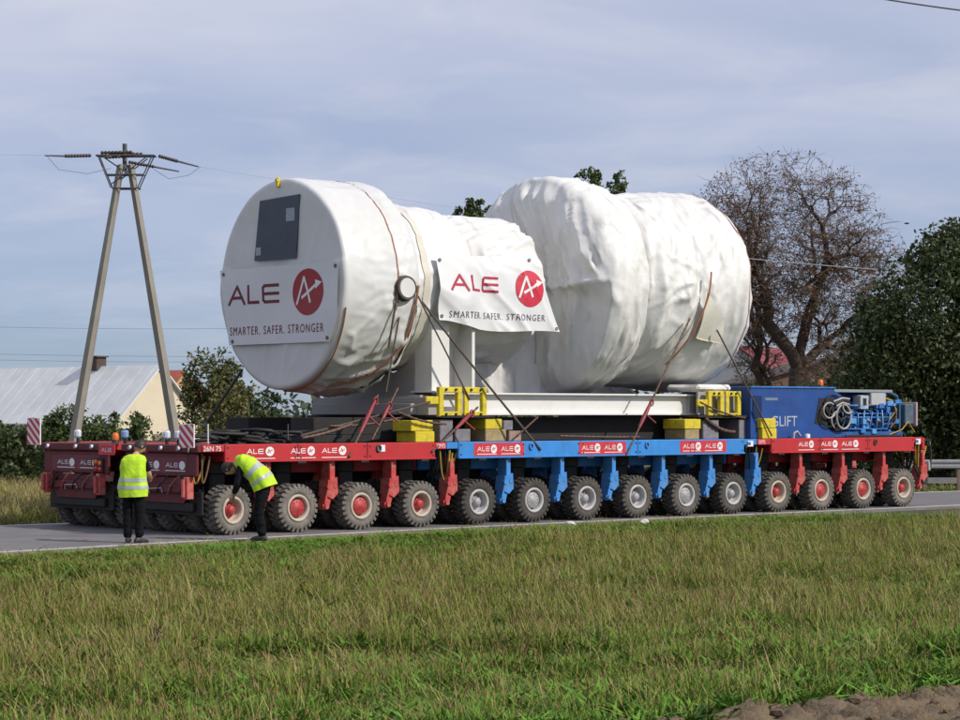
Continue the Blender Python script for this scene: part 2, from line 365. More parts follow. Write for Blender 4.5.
def ribbon(f0, f1, z0, z1, s_list):
    mb = MB(); v = []; f = []
    for s in s_list:
        for tt, zz in ((f0(s), z0), (f0(s), z1), (f1(s), z1), (f1(s), z0)): v.append(V(s, tt, zz))
    for i in range(len(s_list) - 1):
        for k in range(3): f.append((i * 4 + k, i * 4 + k + 1, i * 4 + 4 + k + 1, i * 4 + 4 + k))
    return mb.add(v, f)
SL = list(np.arange(-60, 130, 2.0)) + [200, 400, 1200]
road = tag(ribbon(near_edge, lambda s: FAR_EDGE, -.08, 0.0, SL).build('road', ASPH), kind='structure')
ribbon(lambda s: near_edge(s) + .14, lambda s: near_edge(s) + .29, .001, .004, SL).build('edge_line', LINE, road)
ribbon(lambda s: FAR_EDGE - .29, lambda s: FAR_EDGE - .14, .001, .004, SL).build('edge_line', LINE, road)
SOIL_T = -20.5
SOIL = mat('ploughed_earth', (.135, .095, .055), .95, .35, 5, .9, 30, dirt=(.19, .14, .085), dirt_amt=.7, dscale=7)
def soil():
    v = []; f = []; s0, s1, t0, t1 = -16, 6, SOIL_T - 6, SOIL_T + .5; d = .055
    ns = int((s1 - s0) / d); nt_ = int((t1 - t0) / d)
    for j in range(nt_ + 1):
        for i in range(ns + 1):
            s = s0 + i * d; t = t0 + j * d; p = V(s, t)
            edge = sstep(SOIL_T + .35 + .3 * noise.noise((s * .9, 0, 5)), SOIL_T - .15, t)
            h = height(p.x, p.y) - .06 + edge * (.10 + .07 * noise.noise((s * .8, t * 3.2, 1)) + .16 * abs(noise.noise((s * 2.6, t * 2.6, 2))) + .12 * abs(noise.noise((s * 5.5, t * 5.5, 7))) + .06 * abs(noise.noise((s * 11, t * 11, 4))))
            v.append((p.x, p.y, h))
    w = ns + 1
    for j in range(nt_):
        for i in range(ns): f.append((j * w + i, j * w + i + 1, (j + 1) * w + i + 1, (j + 1) * w + i))
    return MB().add(v, f, True).build('ploughed_soil', SOIL)
tag(soil(), kind='structure')

def clods():
    r = random.Random(12); bm = bmesh.new(); bmesh.ops.create_icosphere(bm, subdivisions=1, radius=1); base = [q.co.copy() for q in bm.verts]; fs = [tuple(x.index for x in q.verts) for q in bm.faces]; bm.free(); mb = MB()
    for k in range(1500):
        s = r.uniform(-14, 4); t = SOIL_T + .25 - abs(r.gauss(0, 1.1)); p = V(s, t); z = height(p.x, p.y) + r.uniform(.0, .16) * sstep(SOIL_T + .35, SOIL_T - .15, t); R_ = .012 + .05 * r.random() ** 2.5
        mb.add([p + Vector((0, 0, z)) + Vector((q.x * R_ * 1.3, q.y * R_, q.z * R_ * .8)) * (1 + .5 * noise.noise(q * 1.7 + Vector((k, 0, 0)))) for q in base], fs)
    return mb.build('soil_clods', SOIL)
tag(clods(), 'crumbs and clods of brown earth along the ploughed edge', 'soil', kind='stuff')

# ---------------------------------------------------------------- self-propelled trailer modules
DZ0, DZ1 = 1.245, 1.555      # underside and top of the deck's side beam
WR = .425
def tyre_mesh(m):
    mb = MB(); n = 26; w = .17
    mb.lathe([(.235, -w + .03), (.26, -w), (.33, -w - .012), (.375, -w + .005), (.392, -w + .05), (.396, 0), (.392, w - .05), (.375, w - .005), (.33, w + .012), (.26, w), (.235, w - .03)], n)
    for sd in (-1, 1):
        for k in range(n):
            a0 = 2 * PI * (k + (.5 if sd > 0 else 0)) / n; a1 = a0 + 2 * PI / n * .56
            p = []
            for a, sh in ((a0, 0), (a1, 0)):
                for r, y in ((.345, w + .016), (.425, w - .01), (WR, .0 if False else .012), (.39, .012)):
                    aa = a + (.10 if y < .05 else 0)
                    p.append((r * math.cos(aa), sd * y, r * math.sin(aa)))
            mb.add(p, [(0, 1, 2, 3), (7, 6, 5, 4), (0, 4, 5, 1), (1, 5, 6, 2), (2, 6, 7, 3), (3, 7, 4, 0)])
    return mb.mesh('tyre', m)
def rim_mesh(m):
    return MB().lathe([(.237, -.12), (.243, -.162), (.232, -.180), (.205, -.176), (.190, -.160), (.182, -.10), (.178, -.02), (.0005, -.015)], 28).mesh('rim', m)
def hub_mesh(m, kind):
    mb = MB()
    if kind == 0:      # flat bolted cover
        mb.lathe([(.155, -.06), (.155, -.128), (.143, -.140), (.06, -.146), (.05, -.156), (.0005, -.156)], 24)
        for k in range(10): a = 2 * PI * k / 10; mb.cyl((.115 * math.cos(a), -.139, .115 * math.sin(a)), (.115 * math.cos(a), -.153, .115 * math.sin(a)), .011, n=6)
    else:              # recessed wheel disc with a protruding hub
        mb.lathe([(.135, -.03), (.13, -.055), (.085, -.06), (.078, -.125), (.06, -.150), (.0005, -.152)], 20)
        for k in range(8): a = 2 * PI * k / 8; mb.cyl((.107 * math.cos(a), -.05, .107 * math.sin(a)), (.107 * math.cos(a), -.085, .107 * math.sin(a)), .012, n=6)
    return mb.mesh('hub', m)
TY = {'red': tyre_mesh(TYRE_R), 'blue': tyre_mesh(TYRE_B)}
RM = {'red': rim_mesh(RIM_R), 'blue': rim_mesh(RIM_B)}
HB = {(c, k): hub_mesh(HUB_R if c == 'red' else HUB_B, k) for c in ('red', 'blue') for k in (0, 1)}
def arm_mesh(m, seed):
    r = random.Random(seed); mb = MB()      # swing arm: upright bracket, knuckle, sloping lower arm, ram
    mb.box(-.055, .085, .10, .34, .84, DZ0 + .01, .012)
    mb.prism([(-.10, .90), (.10, .95), (.12, .66), (.0, .56), (-.13, .62)], 'xz', .06, .32)
    mb.prism([(-.10, .68), (.02, .66), (-.07, .40), (-.18, .37), (-.20, .46)], 'xz', .09, .26)
    mb.cyl((-.09, .04, .78), (-.09, .12, .78), .045, n=12); mb.cyl((-.13, .05, .43), (-.13, .14, .43), .045, n=12)
    mb.cyl((.05, .05, .80), (.05, .12, .80), .045, n=10)
    mb.tube([(-.05, .07, 1.2), (-.05, .07, .9), (-.17, .07, .5)], .022, 8)
    return mb.mesh('swing_arm', m)
ARM = {'red': arm_mesh(REDARM, 1), 'blue': arm_mesh(BLUEARM, 2)}
KNUCK = MB().cyl((0, .62, 1.24), (0, .62, 1.05), .24, .24, 16).box(-.16, .16, .45, .76, .55, 1.06, .03).cyl((0, .1, WR), (0, .95, WR), .07, n=10).mesh('turntable', UNDER)

def side_logo(u0, zc, hgt, width, back=False):
    # one printed logo: word, disc, underline
    k = hgt
    w = fit(ale(), u0, zc - k * .42, width * .60, k)
    d = disc(u0 + width * .82, zc + k * .05, width * .15, k * .86)
    return w, d
def make_module(name, label, s0, s1, lines, colr, logos, group, hubk, rear=False, ends=(.25, .25)):
    root = tthing(name, label, 'trailer module', s0, 0, 0, group)
    P = RED if colr == 'red' else BLUE
    Lh = s1 - s0; W = 2.43; a, b = ends
    # deck: top plate, centre spine, cross members
    mb = MB()
    MB().box(.04, Lh - .04, .071, W - .071, DZ1 - .05, DZ1 - .012, .01).build('deck_plate', DECKTOP, root)
    mb.box(.02, Lh - .02, .85, W - .85, 1.02, DZ1 - .06, .02)
    for i in lines:
        x = 1.4 * i - s0; mb.box(x - .12, x + .12, .07, W - .07, DZ0 + .02, DZ1 - .06, .01)
    mb.build('spine', P, root)
    for side in (0, 1):
        y0, y1 = (0, .07) if side == 0 else (W - .07, W)
        mb = MB(); yo = y0 - .012 if side == 0 else y1 + .012
        cuts = [a] + [a + (Lh - a - b) * k for k in ((.33, .66) if colr == 'red' else (.2, .4, .6, .8))] + [Lh - b]
        for c0, c1 in zip(cuts[:-1], cuts[1:]): mb.box(c0 + .004, c1 - .004, y0, y1, DZ0, DZ1, .012)
        mb.box(0, a, y0 + .012, y1 - .012, DZ1 - .13, DZ1 - .006, .01); mb.box(Lh - b, Lh, y0 + .012, y1 - .012, DZ1 - .13, DZ1 - .006, .01)
        mb.box(a, Lh - b, min(y0, y1) + (-.018 if side == 0 else .06), max(y0, y1) - (.06 if side == 0 else -.018), DZ0 + .002, DZ0 + .03)
        mb.build('side_beam', P, root)
        mb = MB()
        for c in cuts:
            for dx in (-.06, .06):
                if not a < c + dx < Lh - b: continue
                for z in (DZ0 + .07, DZ1 - .06):
                    mb.cyl((c + dx, y0 - .008 if side == 0 else y1 + .008, z), (c + dx, (y0 + y1) / 2, z), .016, n=8)
        for i in lines:
            x = 1.4 * i - s0 + .05
            if a < x < Lh - b: mb.box(x - .09, x + .09, (y0 - .03) if side == 0 else y1, y0 if side == 0 else y1 + .03, DZ0 - .035, DZ0 + .0015)
        tag(mb.build('bolt_row', UNDER, root), kind='stuff')
        # lashing eyes
        for k, c in enumerate(cuts[1:-1] + [cuts[0] + .55]):
            if any(l0 - .08 < c + .25 + s0 < l1 + .08 for l0, l1, _k in logos): continue
            mb = MB(); yy = y0 - .02 if side == 0 else y1 + .02
            mb.tube([(c + .25 + .045 * math.cos(q), yy, DZ1 - .10 + .06 * math.sin(q)) for q in np.linspace(0, 2 * PI, 11)], .014, 5, False)
            mb.build('lashing_eye', CHAIN if colr == 'red' else BLUEARM, root)
    # axle lines: outer and inner dual tyres on either side, turntable, swing arm
    for i in lines:
        x = 1.4 * i - s0
        for side in (0, 1):
            sg = 1 if side == 0 else -1; base = 0 if side == 0 else W
            for dual in (0, 1):
                o = link('tyre', TY[colr], root); o.location = (x, base + sg * (.185 + dual * .62), WR)
                o.rotation_euler = (0, random.uniform(0, 6.28), 0 if (sg > 0) == (dual == 0) else PI)
                link('rim', RM[colr], o)
                h = link('hub', HB[(colr, hubk.get(i, 1))], o)
                if side == 0 and dual == 0 and i == 0: o.rotation_euler[2] = R(7)
            o = link('turntable', KNUCK, root); o.location = (x, 0 if side == 0 else W - 1.04, 0)
            o = link('swing_arm', ARM[colr], root); o.location = (x + .79, 0 if side == 0 else W, 0)
            if side == 1: o.scale = (1, -1, 1)
    # stickers and print on the near and the far side beam
    for (u0, u1, kind) in logos:
        u0 -= s0; u1 -= s0
        if kind == 'panel':
            p = MB().box(u0, u1, -.0035, -.0005, DZ0 + .035, DZ1 - .025).build('sign_panel', PANELRED, root)
            it = []; wd = (u1 - u0)
            for q in (0, 1):
                w_, d_ = side_logo(u0 + wd * (.06 + .47 * q), DZ0 + .165, .095, wd * .40); it += [(w_, WHITEP), (d_, WHITEP)]
                x0 = u0 + wd * (.06 + .47 * q); it.append((strokes([[(x0, DZ0 + .075), (x0 + wd * .38, DZ0 + .075)]], .014), WHITEP))
                r_ = wd * .045; it.append((amark(x0 + wd * .33, DZ0 + .17, r_, .012), PANELRED))
            printmesh(it, lambda u, v, k: (u, -.005 - .0012 * k, v), 'lettering', p)
        else:
            it = []; wd = u1 - u0
            w_, d_ = side_logo(u0, DZ0 + .175, .095, wd); it += [(w_, WHITEP), (d_, WHITEP), (strokes([[(u0, DZ0 + .06), (u1, DZ0 + .06)]], .014), WHITEP), (amark(u0 + wd * .82, DZ0 + .18, wd * .11, .012), PANELRED)]
            printmesh(it, lambda u, v, k: (u, -.002 - .0012 * k, v), 'lettering', root)
    if rear:
        xr = 0
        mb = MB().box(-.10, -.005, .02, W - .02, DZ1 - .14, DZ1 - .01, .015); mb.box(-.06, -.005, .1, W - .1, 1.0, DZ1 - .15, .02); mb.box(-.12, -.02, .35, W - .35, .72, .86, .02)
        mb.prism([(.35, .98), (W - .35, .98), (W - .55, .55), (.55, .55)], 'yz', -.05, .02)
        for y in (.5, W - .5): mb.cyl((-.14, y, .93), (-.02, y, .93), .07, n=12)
        mb.build('end_frame', REDSHADE, root)
        MB().box(.06, .10, .12, W - .12, .34, .74, .01).box(-.02, .05, .3, W - .3, .40, .56, .02).build('shade_plate', UNDER, root)  # added dark plates: rear machinery, and the shade that hides the tyres
        p = MB().box(-.066, -.0605, .38, W - .42, 1.06, 1.33).build('sign_panel', mat('shade_dark_sticker_red', (.16, .025, .04), .6, .2, 4, dirt=(.12, .06, .06), dirt_amt=.6), root)  # sticker red with the shade of this end mixed into its colour
        it = []
        for q in (0, 1):
            w_, d_ = side_logo(.12 + .80 * q, 1.19, .085, .62); it += [(w_, WHITEP), (d_, WHITEP), (strokes([[(.12 + .8 * q, 1.10), (.72 + .8 * q, 1.10)]], .014), WHITEP)]
        printmesh(it, lambda u, v, k: (-.068 - .0012 * k, W - .48 - u, v), 'lettering', p)
        for k in range(6):
            y0 = .25 + .36 * k; MB().tube([(-.04, y0, 1.03), (-.14, y0 + .05, .96 - .03 * (k % 3)), (-.15, y0 + .16, .84), (-.13, y0 + .26, .70)], .016, 6).build('hose', [RUBBER, HOSEB, RUBBER, REDARM][k % 4], root)
        for y in (.30, W - .30): MB().box(-.16, -.02, y - .06, y + .06, .62, 1.0, .01).cyl((-.20, y, .66), (-.20, y, .96), .035, n=10).build('tow_bracket', REDARM, root)
        for y in (.55, 1.1, W - .35):
            MB().lathe([(.035, -.02), (.04, .03), (.0005, .035)], 12, 'x').build('marker_lamp', LAMPW, root).location = (-.135, y, DZ1 - .07)
        mb = MB().tube([(-.13, 1.45, .70), (-.14, 1.45, .78), (-.14, 1.05, .80), (-.13, 1.05, .72)], .012, 6); mb.build('grab_handle', GREYST, root)
    return root
RRL = [(.28, .88, 'p'), (1.22, 1.76, 'p'), (1.90, 2.46, 'p')]
GR = 'self propelled trailer modules'
rr = make_module('trailer_module', 'red four-axle trailer module at the rear, nearest the grass, beside the bending worker', -.62, 4.78, [0, 1, 2, 3], 'red', RRL, GR, {0: 1, 1: 0, 2: 0, 3: 1}, True, (.45, .26))
bb = make_module('trailer_module', 'blue six-axle trailer module in the middle of the near row', 4.80, 13.32, [4, 5, 6, 7, 8, 9], 'blue',
                 [(5.46, 6.72, 'panel'), (8.16, 9.45, 'panel'), (10.99, 12.36, 'panel')], GR, {5: 0, 8: 0}, False, (.28, .40))
rf = make_module('trailer_module', 'red four-axle trailer module under the blue power pack', 13.34, 18.86, [10, 11, 12, 13], 'red', [(14.62, 15.13, 'p'), (15.36, 15.92, 'p'), (16.04, 16.62, 'p')], GR, {11: 0, 12: 0}, False, (.42, .30))
FARD = 2.80
for src, lab in ((rr, 'red trailer module at the far rear corner, beside the leftmost striped board'), (bb, 'blue trailer module in the far row, dark behind the blue one'), (rf, 'red trailer module in the far row behind the power pack end')):
    c = copy_tree(src); c.location = src.location + (V(0, FARD) - V(0, 0)); c['label'] = lab
# extra print and pieces on the ends of the near row
it = [(fit(text2d('26N 75', .1), .02, DZ1 - .115, .36, .085), WHITEP)]
printmesh(it, lambda u, v, k: (u, .009, v), 'lettering', rr)
MB().box(5.16, 5.40, .0085, .0115, DZ1 - .125, DZ1 - .01).build('number_plate', PANELRED, rr)
printmesh([(fit(text2d('12M75', .1), 5.18, DZ1 - .105, .20, .075), WHITEP)], lambda u, v, k: (u, .0065, v), 'lettering', rr)
MB().box(.02, .26, .0085, .0115, DZ1 - .125, DZ1 - .01).build('number_plate', PANELRED, rf)
printmesh([(fit(text2d('12M75', .1), .03, DZ1 - .105, .2, .075), WHITEP)], lambda u, v, k: (u, .0065, v), 'lettering', rf)
for root_, x in ((rr, 3.78), (bb, 8.22), (rf, 5.27)):
    p = MB().box(x, x + .17, -.0035, -.0005, DZ1 - .16, DZ1 - .04).build('info_sticker', WHITEP, root_)
    printmesh([(strokes([[(x + .02, DZ1 - .10), (x + .07, DZ1 - .10)]], .07), mat('sticker_blue', (.05, .13, .4), .5))], lambda u, v, k: (u, -.005, v), 'symbol', p)
def hoses(root, x, seed, n=9, long=False):
    r = random.Random(seed)
    for k in range(n):
        y0 = r.uniform(.05, .5); x0 = x + r.uniform(-.16, .10); x1 = x + r.uniform(.0, .30); zl = r.uniform(.78, 1.1)
        pts = [(x0 + (x1 - x0) * q, y0 + .1 * math.sin(q * 3), 1.40 - (1.40 - zl) * math.sin(q * PI) ** .8 - .05 * q) for q in np.linspace(0, 1, 9)]
        MB().tube(pts, r.uniform(.012, .022), 6).build('hose', [RUBBER, HOSEY, HOSEB, RUBBER][k % 4], root)
hoses(bb, .05, 3); hoses(rf, .05, 4); hoses(rf, 5.55, 5, 11); hoses(rr, .05, 6, 5)
# hose tangle and upright pipe on the front end of the red module
mb = MB().tube([(5.62, .12, 1.5), (5.86, .10, 1.47), (5.95, .1, 1.2), (5.93, .1, .86), (5.80, .1, .78)], .022, 8).tube([(5.7, .5, 1.45), (5.98, .4, 1.55), (6.02, .4, 1.0)], .018, 8); mb.build('hose', RUBBER, rf)
mb = MB().tube([(5.4, .15, .9), (5.62, .08, .52), (5.78, .10, .50), (5.88, .15, .7)], .03, 8); mb.build('hose', RUBBER, rf)
MB().cyl((5.86, .1, .80), (5.84, .1, 1.0), .045, n=10).cyl((5.9, .12, 1.36), (5.9, .12, 1.44), .035, n=10).build('hose_coupling', GREYST, rf)
MB().box(5.51, 5.60, .0, 2.43, DZ0 + .03, DZ1 - .02, .01).build('end_frame', RED, rf)

# boards, beacons and lamps on the rear edge
def striped_board(t0, t1, z0, z1, label):
    o = tthing('striped_board', label, 'warning board', -.78, (t0 + t1) / 2, z0, 'striped boards on the trailer corners')
    w = t1 - t0; h = z1 - z0
    MB().box(-.012, .012, -w / 2, w / 2, 0, h, .004).build('board', WHITEP, o)
    mb = MB()
    for k in range(-3, 6):
        z = k * .16
        poly = [(-w / 2 + .004, z), (w / 2 - .004, z + w * .75), (w / 2 - .004, z + w * .75 + .08), (-w / 2 + .004, z + .08)]
        for sg, lim in ((1, .004), (-1, -(h - .004))):
            outp = []
            for (ya, za), (yb, zb_) in zip(poly, poly[1:] + poly[:1]):
                ia, ib = sg * za >= lim, sg * zb_ >= lim
                if ia: outp.append((ya, za))
                if ia != ib: q = (sg * lim - za) / (zb_ - za) if zb_ != za else 0; outp.append((ya + (yb - ya) * q, za + (zb_ - za) * q))
            poly = outp
            if len(poly) < 3: break
        if len(poly) < 3: continue
        mb.prism(poly, 'yz', -.0145, -.0125)
    mb.build('red_stripe', PANELRED, o)
    MB().cyl((.03, 0, -.08), (.03, 0, h * .8), .018, n=8).build('post', GREYST, o)
striped_board(5.08, 5.55, 1.50, 2.0, 'red and white striped board standing at the far left corner of the trailer')
striped_board(.02, .46, 1.50, 1.9, 'red and white striped board at the near rear corner beside the red deck')
def beacon(s, t, z, label):
    o = tthing('beacon', label, 'beacon', s, t, z, 'amber beacons')
    MB().lathe([(.07, 0), (.07, .05), (.0005, .05)], 14, 'z').build('base', RUBBER, o)
    MB().lathe([(.06, .05), (.062, .12), (.045, .17), (.0005, .18)], 14, 'z').build('lens', ORANGE, o)
beacon(-.45, 3.02, 1.56, 'amber beacon on the rear edge of the trailer near the standing worker')
o = tthing('name_plate', 'small bright red plate with white lettering on the rear edge of the trailer', 'plate', -.74, 2.86, 1.34)
MB().box(0, .02, -.27, .27, 0, .19, .005).build('plate', PANELRED, o)
printmesh([(fit(ale(), 0, .055, .34, .075), WHITEP)], lambda u, v, k: (-.003, .17 - u, v), 'lettering', o)
o = tthing('tail_light', 'cluster of amber and red tail lights in the gap between rear modules', 'tail light', -.72, 3.18, 1.02)
MB().box(0, .06, -.16, .16, 0, .26, .01).build('housing', UNDER, o)
for y, z, m in ((.06, .19, ORANGE), (-.07, .17, ORANGE), (.06, .07, REDLENS), (-.07, .06, REDLENS)):
    MB().lathe([(.05, .0), (.045, -.02), (.0005, -.03)], 12, 'x', (0, y, z)).build('lens', m, o)
def deck_lamp(s, t, lab, m=LAMPW):
    o = tthing('work_lamp', lab, 'lamp', s, t, 1.545, 'white work lamps on the rear deck')
    MB().cyl((0, 0, 0), (0, 0, .09), .03, n=8).build('stem', UNDER, o)
    MB().box(-.06, .05, -.07, .07, .09, .24, .03).build('head', m, o)
deck_lamp(-.5, 4.22, 'white work lamp in front of the left leg of the power pole'); deck_lamp(-.5, 2.62, 'small pale lamp between the beacon and the standing worker', mat('blue_lens', (.25, .35, .6), .3))
deck_lamp(-.5, 1.28, 'white work lamp right of the standing worker, in front of the gable'); deck_lamp(-.5, .92, 'narrow white lamp in front of the right leg of the power pole')
# coil of dark hoses lying on the rear deck
o = tthing('hose_coil', 'heap of black hoses lying on the red rear deck', 'hose', .6, .9, 1.545)
for k in range(9):
    r = random.Random(k + 40); x = r.uniform(-.5, 1.6)
    MB().tube([(x + .45 * math.cos(q) * r.uniform(.8, 1.1), r.uniform(-.3, .5) + .2 * math.sin(q), .04 + .04 * k * .5 + .05 * math.sin(2 * q)) for q in np.linspace(0, 6, 12)], .035, 6).build('hose', RUBBER, o)

# ---------------------------------------------------------------- the wrapped load
LT, LZ = 2.45, 4.52
load = tthing('wrapped_turbine', 'huge drum-shaped machine wrapped in white tarpaulin on the trailers', 'wrapped cargo', 2.8, LT, 1.6)
TARP = mat('white_tarpaulin', (.72, .712, .695), .5, .05, 1.2, .45, 4.5, dirt=(.58, .54, .48), dirt_amt=.45, dscale=.9, crease=(.20, 1.7))
TARPS = mat('smooth_white_tarpaulin', (.655, .655, .645), .42, .05, 1.0, .12, 4, dirt=(.56, .53, .47), dirt_amt=.35, dscale=.8, crease=(.05, 1.3))
DARKPLASTIC = mat('dark_plastic_sheet', (.10, .10, .10), .4, .3, 2, .4, 4)
def fold(x, y, z=0.0, sharp=1.6):            # ridged folds
    x, y = x + .35 * noise.noise((x * .8, y * .8, z + 40)), y + .35 * noise.noise((x * .8, y * .8, z + 60))
    n = max(0.0, 1 - abs(noise.noise((x, y, z)))); m2 = max(0.0, 1 - abs(noise.noise((x * 2.3, y * 2.1, z + 7)))); return n ** (sharp * 4) + .30 * m2 ** (sharp * 4)
def crisp(x, y, z=0.0, p=9):                 # narrow sharp creases
    x, y = x + .25 * noise.noise((x * .7, y * .7, z + 80)), y + .25 * noise.noise((x * .7, y * .7, z + 90))
    g = noise.noise((x * .45, y * .9, z + 30)); return max(0.0, 1 - abs(noise.noise((x, y, z)))) ** p * min(1.0, max(0.0, .75 + 1.2 * g))
def pull(s, a, s0, a0, z=0.0, n=3.2, reach=1.0):   # creases fanning out from a tie point on the cloth
    ds, da = s - s0, (a - a0) * 2.0; d = math.hypot(ds, da) + 1e-3; ph = math.atan2(da, ds)
    ph += .5 * noise.noise((s * 1.3, a * 2, z)); gate = max(0.0, .35 + noise.noise((math.cos(ph) * 1.1, math.sin(ph) * 1.1, z + 20)) * 1.3)
    return max(0.0, 1 - abs(noise.noise((math.cos(ph) * n, math.sin(ph) * n, z + d * .9)))) ** 5 * math.exp(-d / reach) * min(1, d / .3) * min(1, gate)
def cover(name, prof, zc, n=220, step=.045, wr=None, m=TARP, front=None, back=None, parent=None):
    # prof: list (s, r) ; wr(s, a, r) displacement along the radius ; angle 0 = towards +t, 90 = up, 180 = near side
    ss = []
    for (a, ra), (b, rb) in zip(prof[:-1], prof[1:]):
        L = math.hypot(b - a, rb - ra); k = max(1, int(L / step))
        ss += [(a + (b - a) * q / k, ra + (rb - ra) * q / k) for q in range(k)]
    ss.append(prof[-1])
    v = []; f = []; m_ = len(ss)
    for (s, r) in ss:
        for k in range(n):
            a = 2 * PI * k / n; d = wr(s, a, r) if wr else 0; q = d if isinstance(d, tuple) else (d, 0)
            rr_ = max(.005, r + q[0]); v.append((s + q[1] - 2.8, rr_ * math.cos(a), zc + rr_ * math.sin(a) - 1.6))
    for j in range(m_ - 1):
        for k in range(n): f.append((j * n + k, j * n + (k + 1) % n, (j + 1) * n + (k + 1) % n, (j + 1) * n + k))
    return MB().add(v, f, True).build(name, m, parent or load)
def low(a): return sstep(.15, -.9, math.sin(a))       # 1 in the lower part of a drum
def wr_front(s, a, r):
    x = s * 1.0; y = a * 2.0; amt = r / 1.98
    diag = fold(s * 1.1 + a * 2.6, a * 1.1 - s * .6, 1.0, 1.0) * .055 * low(a) * sstep(2.9, 3.3, s)
    fine = (fold(s * .7 + .4 * a, y * 2.4, 4, 1.4) * .018 + noise.noise((x * 1.2, y * .8, 2)) * .018) * sstep(2.85, 3.1, s)
    pinch = -.05 * math.exp(-((s - 4.05) / .05) ** 2) * .4 - .10 * sstep(4.3, 4.6, s) * low(a)
    sag = fold(s * 2.6, a * 5 + s * 1.2, 8, 1.1) * .05 * sstep(3.6, 4.5, s) * (.3 + .7 * low(a))
    fine += (crisp(s * 1.8 + a * 3.4, a * 1.4 - s, 61) * (.012 + .05 * low(a)) + crisp(s * .8, a * 5, 63) * .012) * sstep(2.88, 3.15, s)
    return (diag + fine + sag + pinch + .10 * pull(s, a, 4.45, 3.25, 3, 3.5, .9) * sstep(2.9, 3.3, s) + .08 * pull(s, a, 3.9, 4.25, 5, 3, .8) * sstep(2.9, 3.2, s)) * amt
cover('front_drum_cover', [(2.82, .002), (2.80, .6), (2.80, 1.2), (2.80, 1.90), (2.815, 1.955), (2.85, 1.98), (4.45, 1.98), (4.56, 1.90), (4.62, 1.55), (4.62, 1.3)], LZ - .02, 260, .04,
      lambda s, a, r: (wr_front(s, a, r), (noise.noise((r * math.cos(a) * .9, r * math.sin(a) * .9, 3)) * .025 - fold(r * math.cos(a) * 1.6 + .3 * math.sin(a) * r, r * math.sin(a) * .45, 2, 1.2) * .03 * (1 if math.sin(a) < .2 else .4)) if s < 2.83 else 0), TARPS)
def wr_mid(s, a, r):
    return fold(a * 1.5 + .5 * s, s * .8 - a * .4, 3, 1.2) * .06 * (.5 + .5 * low(a)) + noise.noise((s * 1.4, a * 1.6, 9)) * .03 + .07 * pull(s, a, 4.75, 3.3, 5, 3, .8) + crisp(a * 3.0 + s * .9, s * .9, 65) * .045 + crisp(s * 2.4, a * 1.2, 66) * .03
cover('second_drum_cover', [(4.55, 1.2), (4.58, 1.5), (4.70, 1.58), (5.2, 1.60), (6.0, 1.55), (6.3, 1.46), (6.42, 1.2), (6.45, .8)], LZ + .03, 220, .045, wr_mid)
cover('third_drum_cover', [(6.30, .9), (6.36, 1.22), (6.7, 1.36), (7.4, 1.40), (8.0, 1.40), (8.22, 1.34), (8.40, 1.15), (8.50, .9), (8.52, .4)], LZ + .04, 220, .045,
      lambda s, a, r: fold(a * 2.4 + .25 * s, s * .4, 6, 1.2) * .07 + noise.noise((s * 1.1, a * 1.3, 1)) * .035 + .08 * pull(s, a, 6.9, 1.7, 3, 3, 1.0) + crisp(a * 3.6 + .5 * s, s * .6, 67) * .055 + crisp(s * 2.2 + a, a * 1.6, 68) * .03)
def wr_dome(s, a, r):
    rad = r / 2.25; up = math.sin(a)
    # loose cover over the upper half of the face, gathered at a tie at mid height; slack vertical folds below it
    face = 0.0
    if s < 9.36:
        ymm = r * math.cos(a); zz = r * math.sin(a)
        fu = fold(ymm * 2.1 - .7 * zz, zz * .35 + .2 * ymm, 11, 1.0) * .15 * sstep(0, .3, rad) + noise.noise((ymm * .8, zz * .8, 4)) * .08
        fl = fold(ymm * 1.9 + .2 * zz, zz * .3, 13, 1.0) * .15 + noise.noise((ymm * .7, zz * .7, 6)) * .08
        fu += crisp(ymm * 3.0 - 1.2 * zz, zz * .5, 71) * .09; fl += crisp(ymm * 2.6 + .4 * zz, zz * .4, 72) * .09
        k = sstep(-.12, .02, zz / 2.25 - .02 * math.sin(ymm * 3))
        tie = math.exp(-((zz - .04 - .06 * math.sin(ymm * 1.7)) / .07) ** 2) * .07
        face = -(k * (fu + .16 * min(1, rad * 1.2)) + (1 - k) * fl) - tie
    rimk = .12 + .88 * sstep(1.0, .78, rad); face *= rimk
    nearside = sstep(.3, .9, -math.cos(a)); top = sstep(.1, .8, math.sin(a))
    side = (fold(a * 4.2 + s * .5, s * .45, 21, 1.2) * .045 * top + fold(s * 2.1 + .3 * math.sin(2 * a), a * .8, 23, 1.1) * .08 * nearside * (1 - .6 * top) + noise.noise((s * .9, a * 1.2, 2)) * .025) * rad
    side += (crisp(a * 9.0 + s * .8, s * .5, 73, 7) * .034 * top + crisp(s * 2.9 + .4 * math.sin(2 * a), a * .9, 74, 8) * .06 * nearside + crisp(s * 1.6 + a * 2.4, a - s, 75) * .035) * rad
    side += .09 * pull(s, a, 9.75, 3.15, 2, 3.5, 1.1) * sstep(.5, 1, rad) + .05 * fold(s * 3.5, a * 2.2 + s, 45, 1.2) * low(a) * rad
    return (side, face)
cover('dome_cover', [(9.28, .002), (9.27, .7), (9.26, 1.4), (9.26, 2.0), (9.28, 2.17), (9.34, 2.23), (9.45, 2.26), (10.05, 2.25), (10.30, 2.18), (10.50, 1.98), (10.58, 1.6)], LZ + .15, 280, .04, wr_dome)
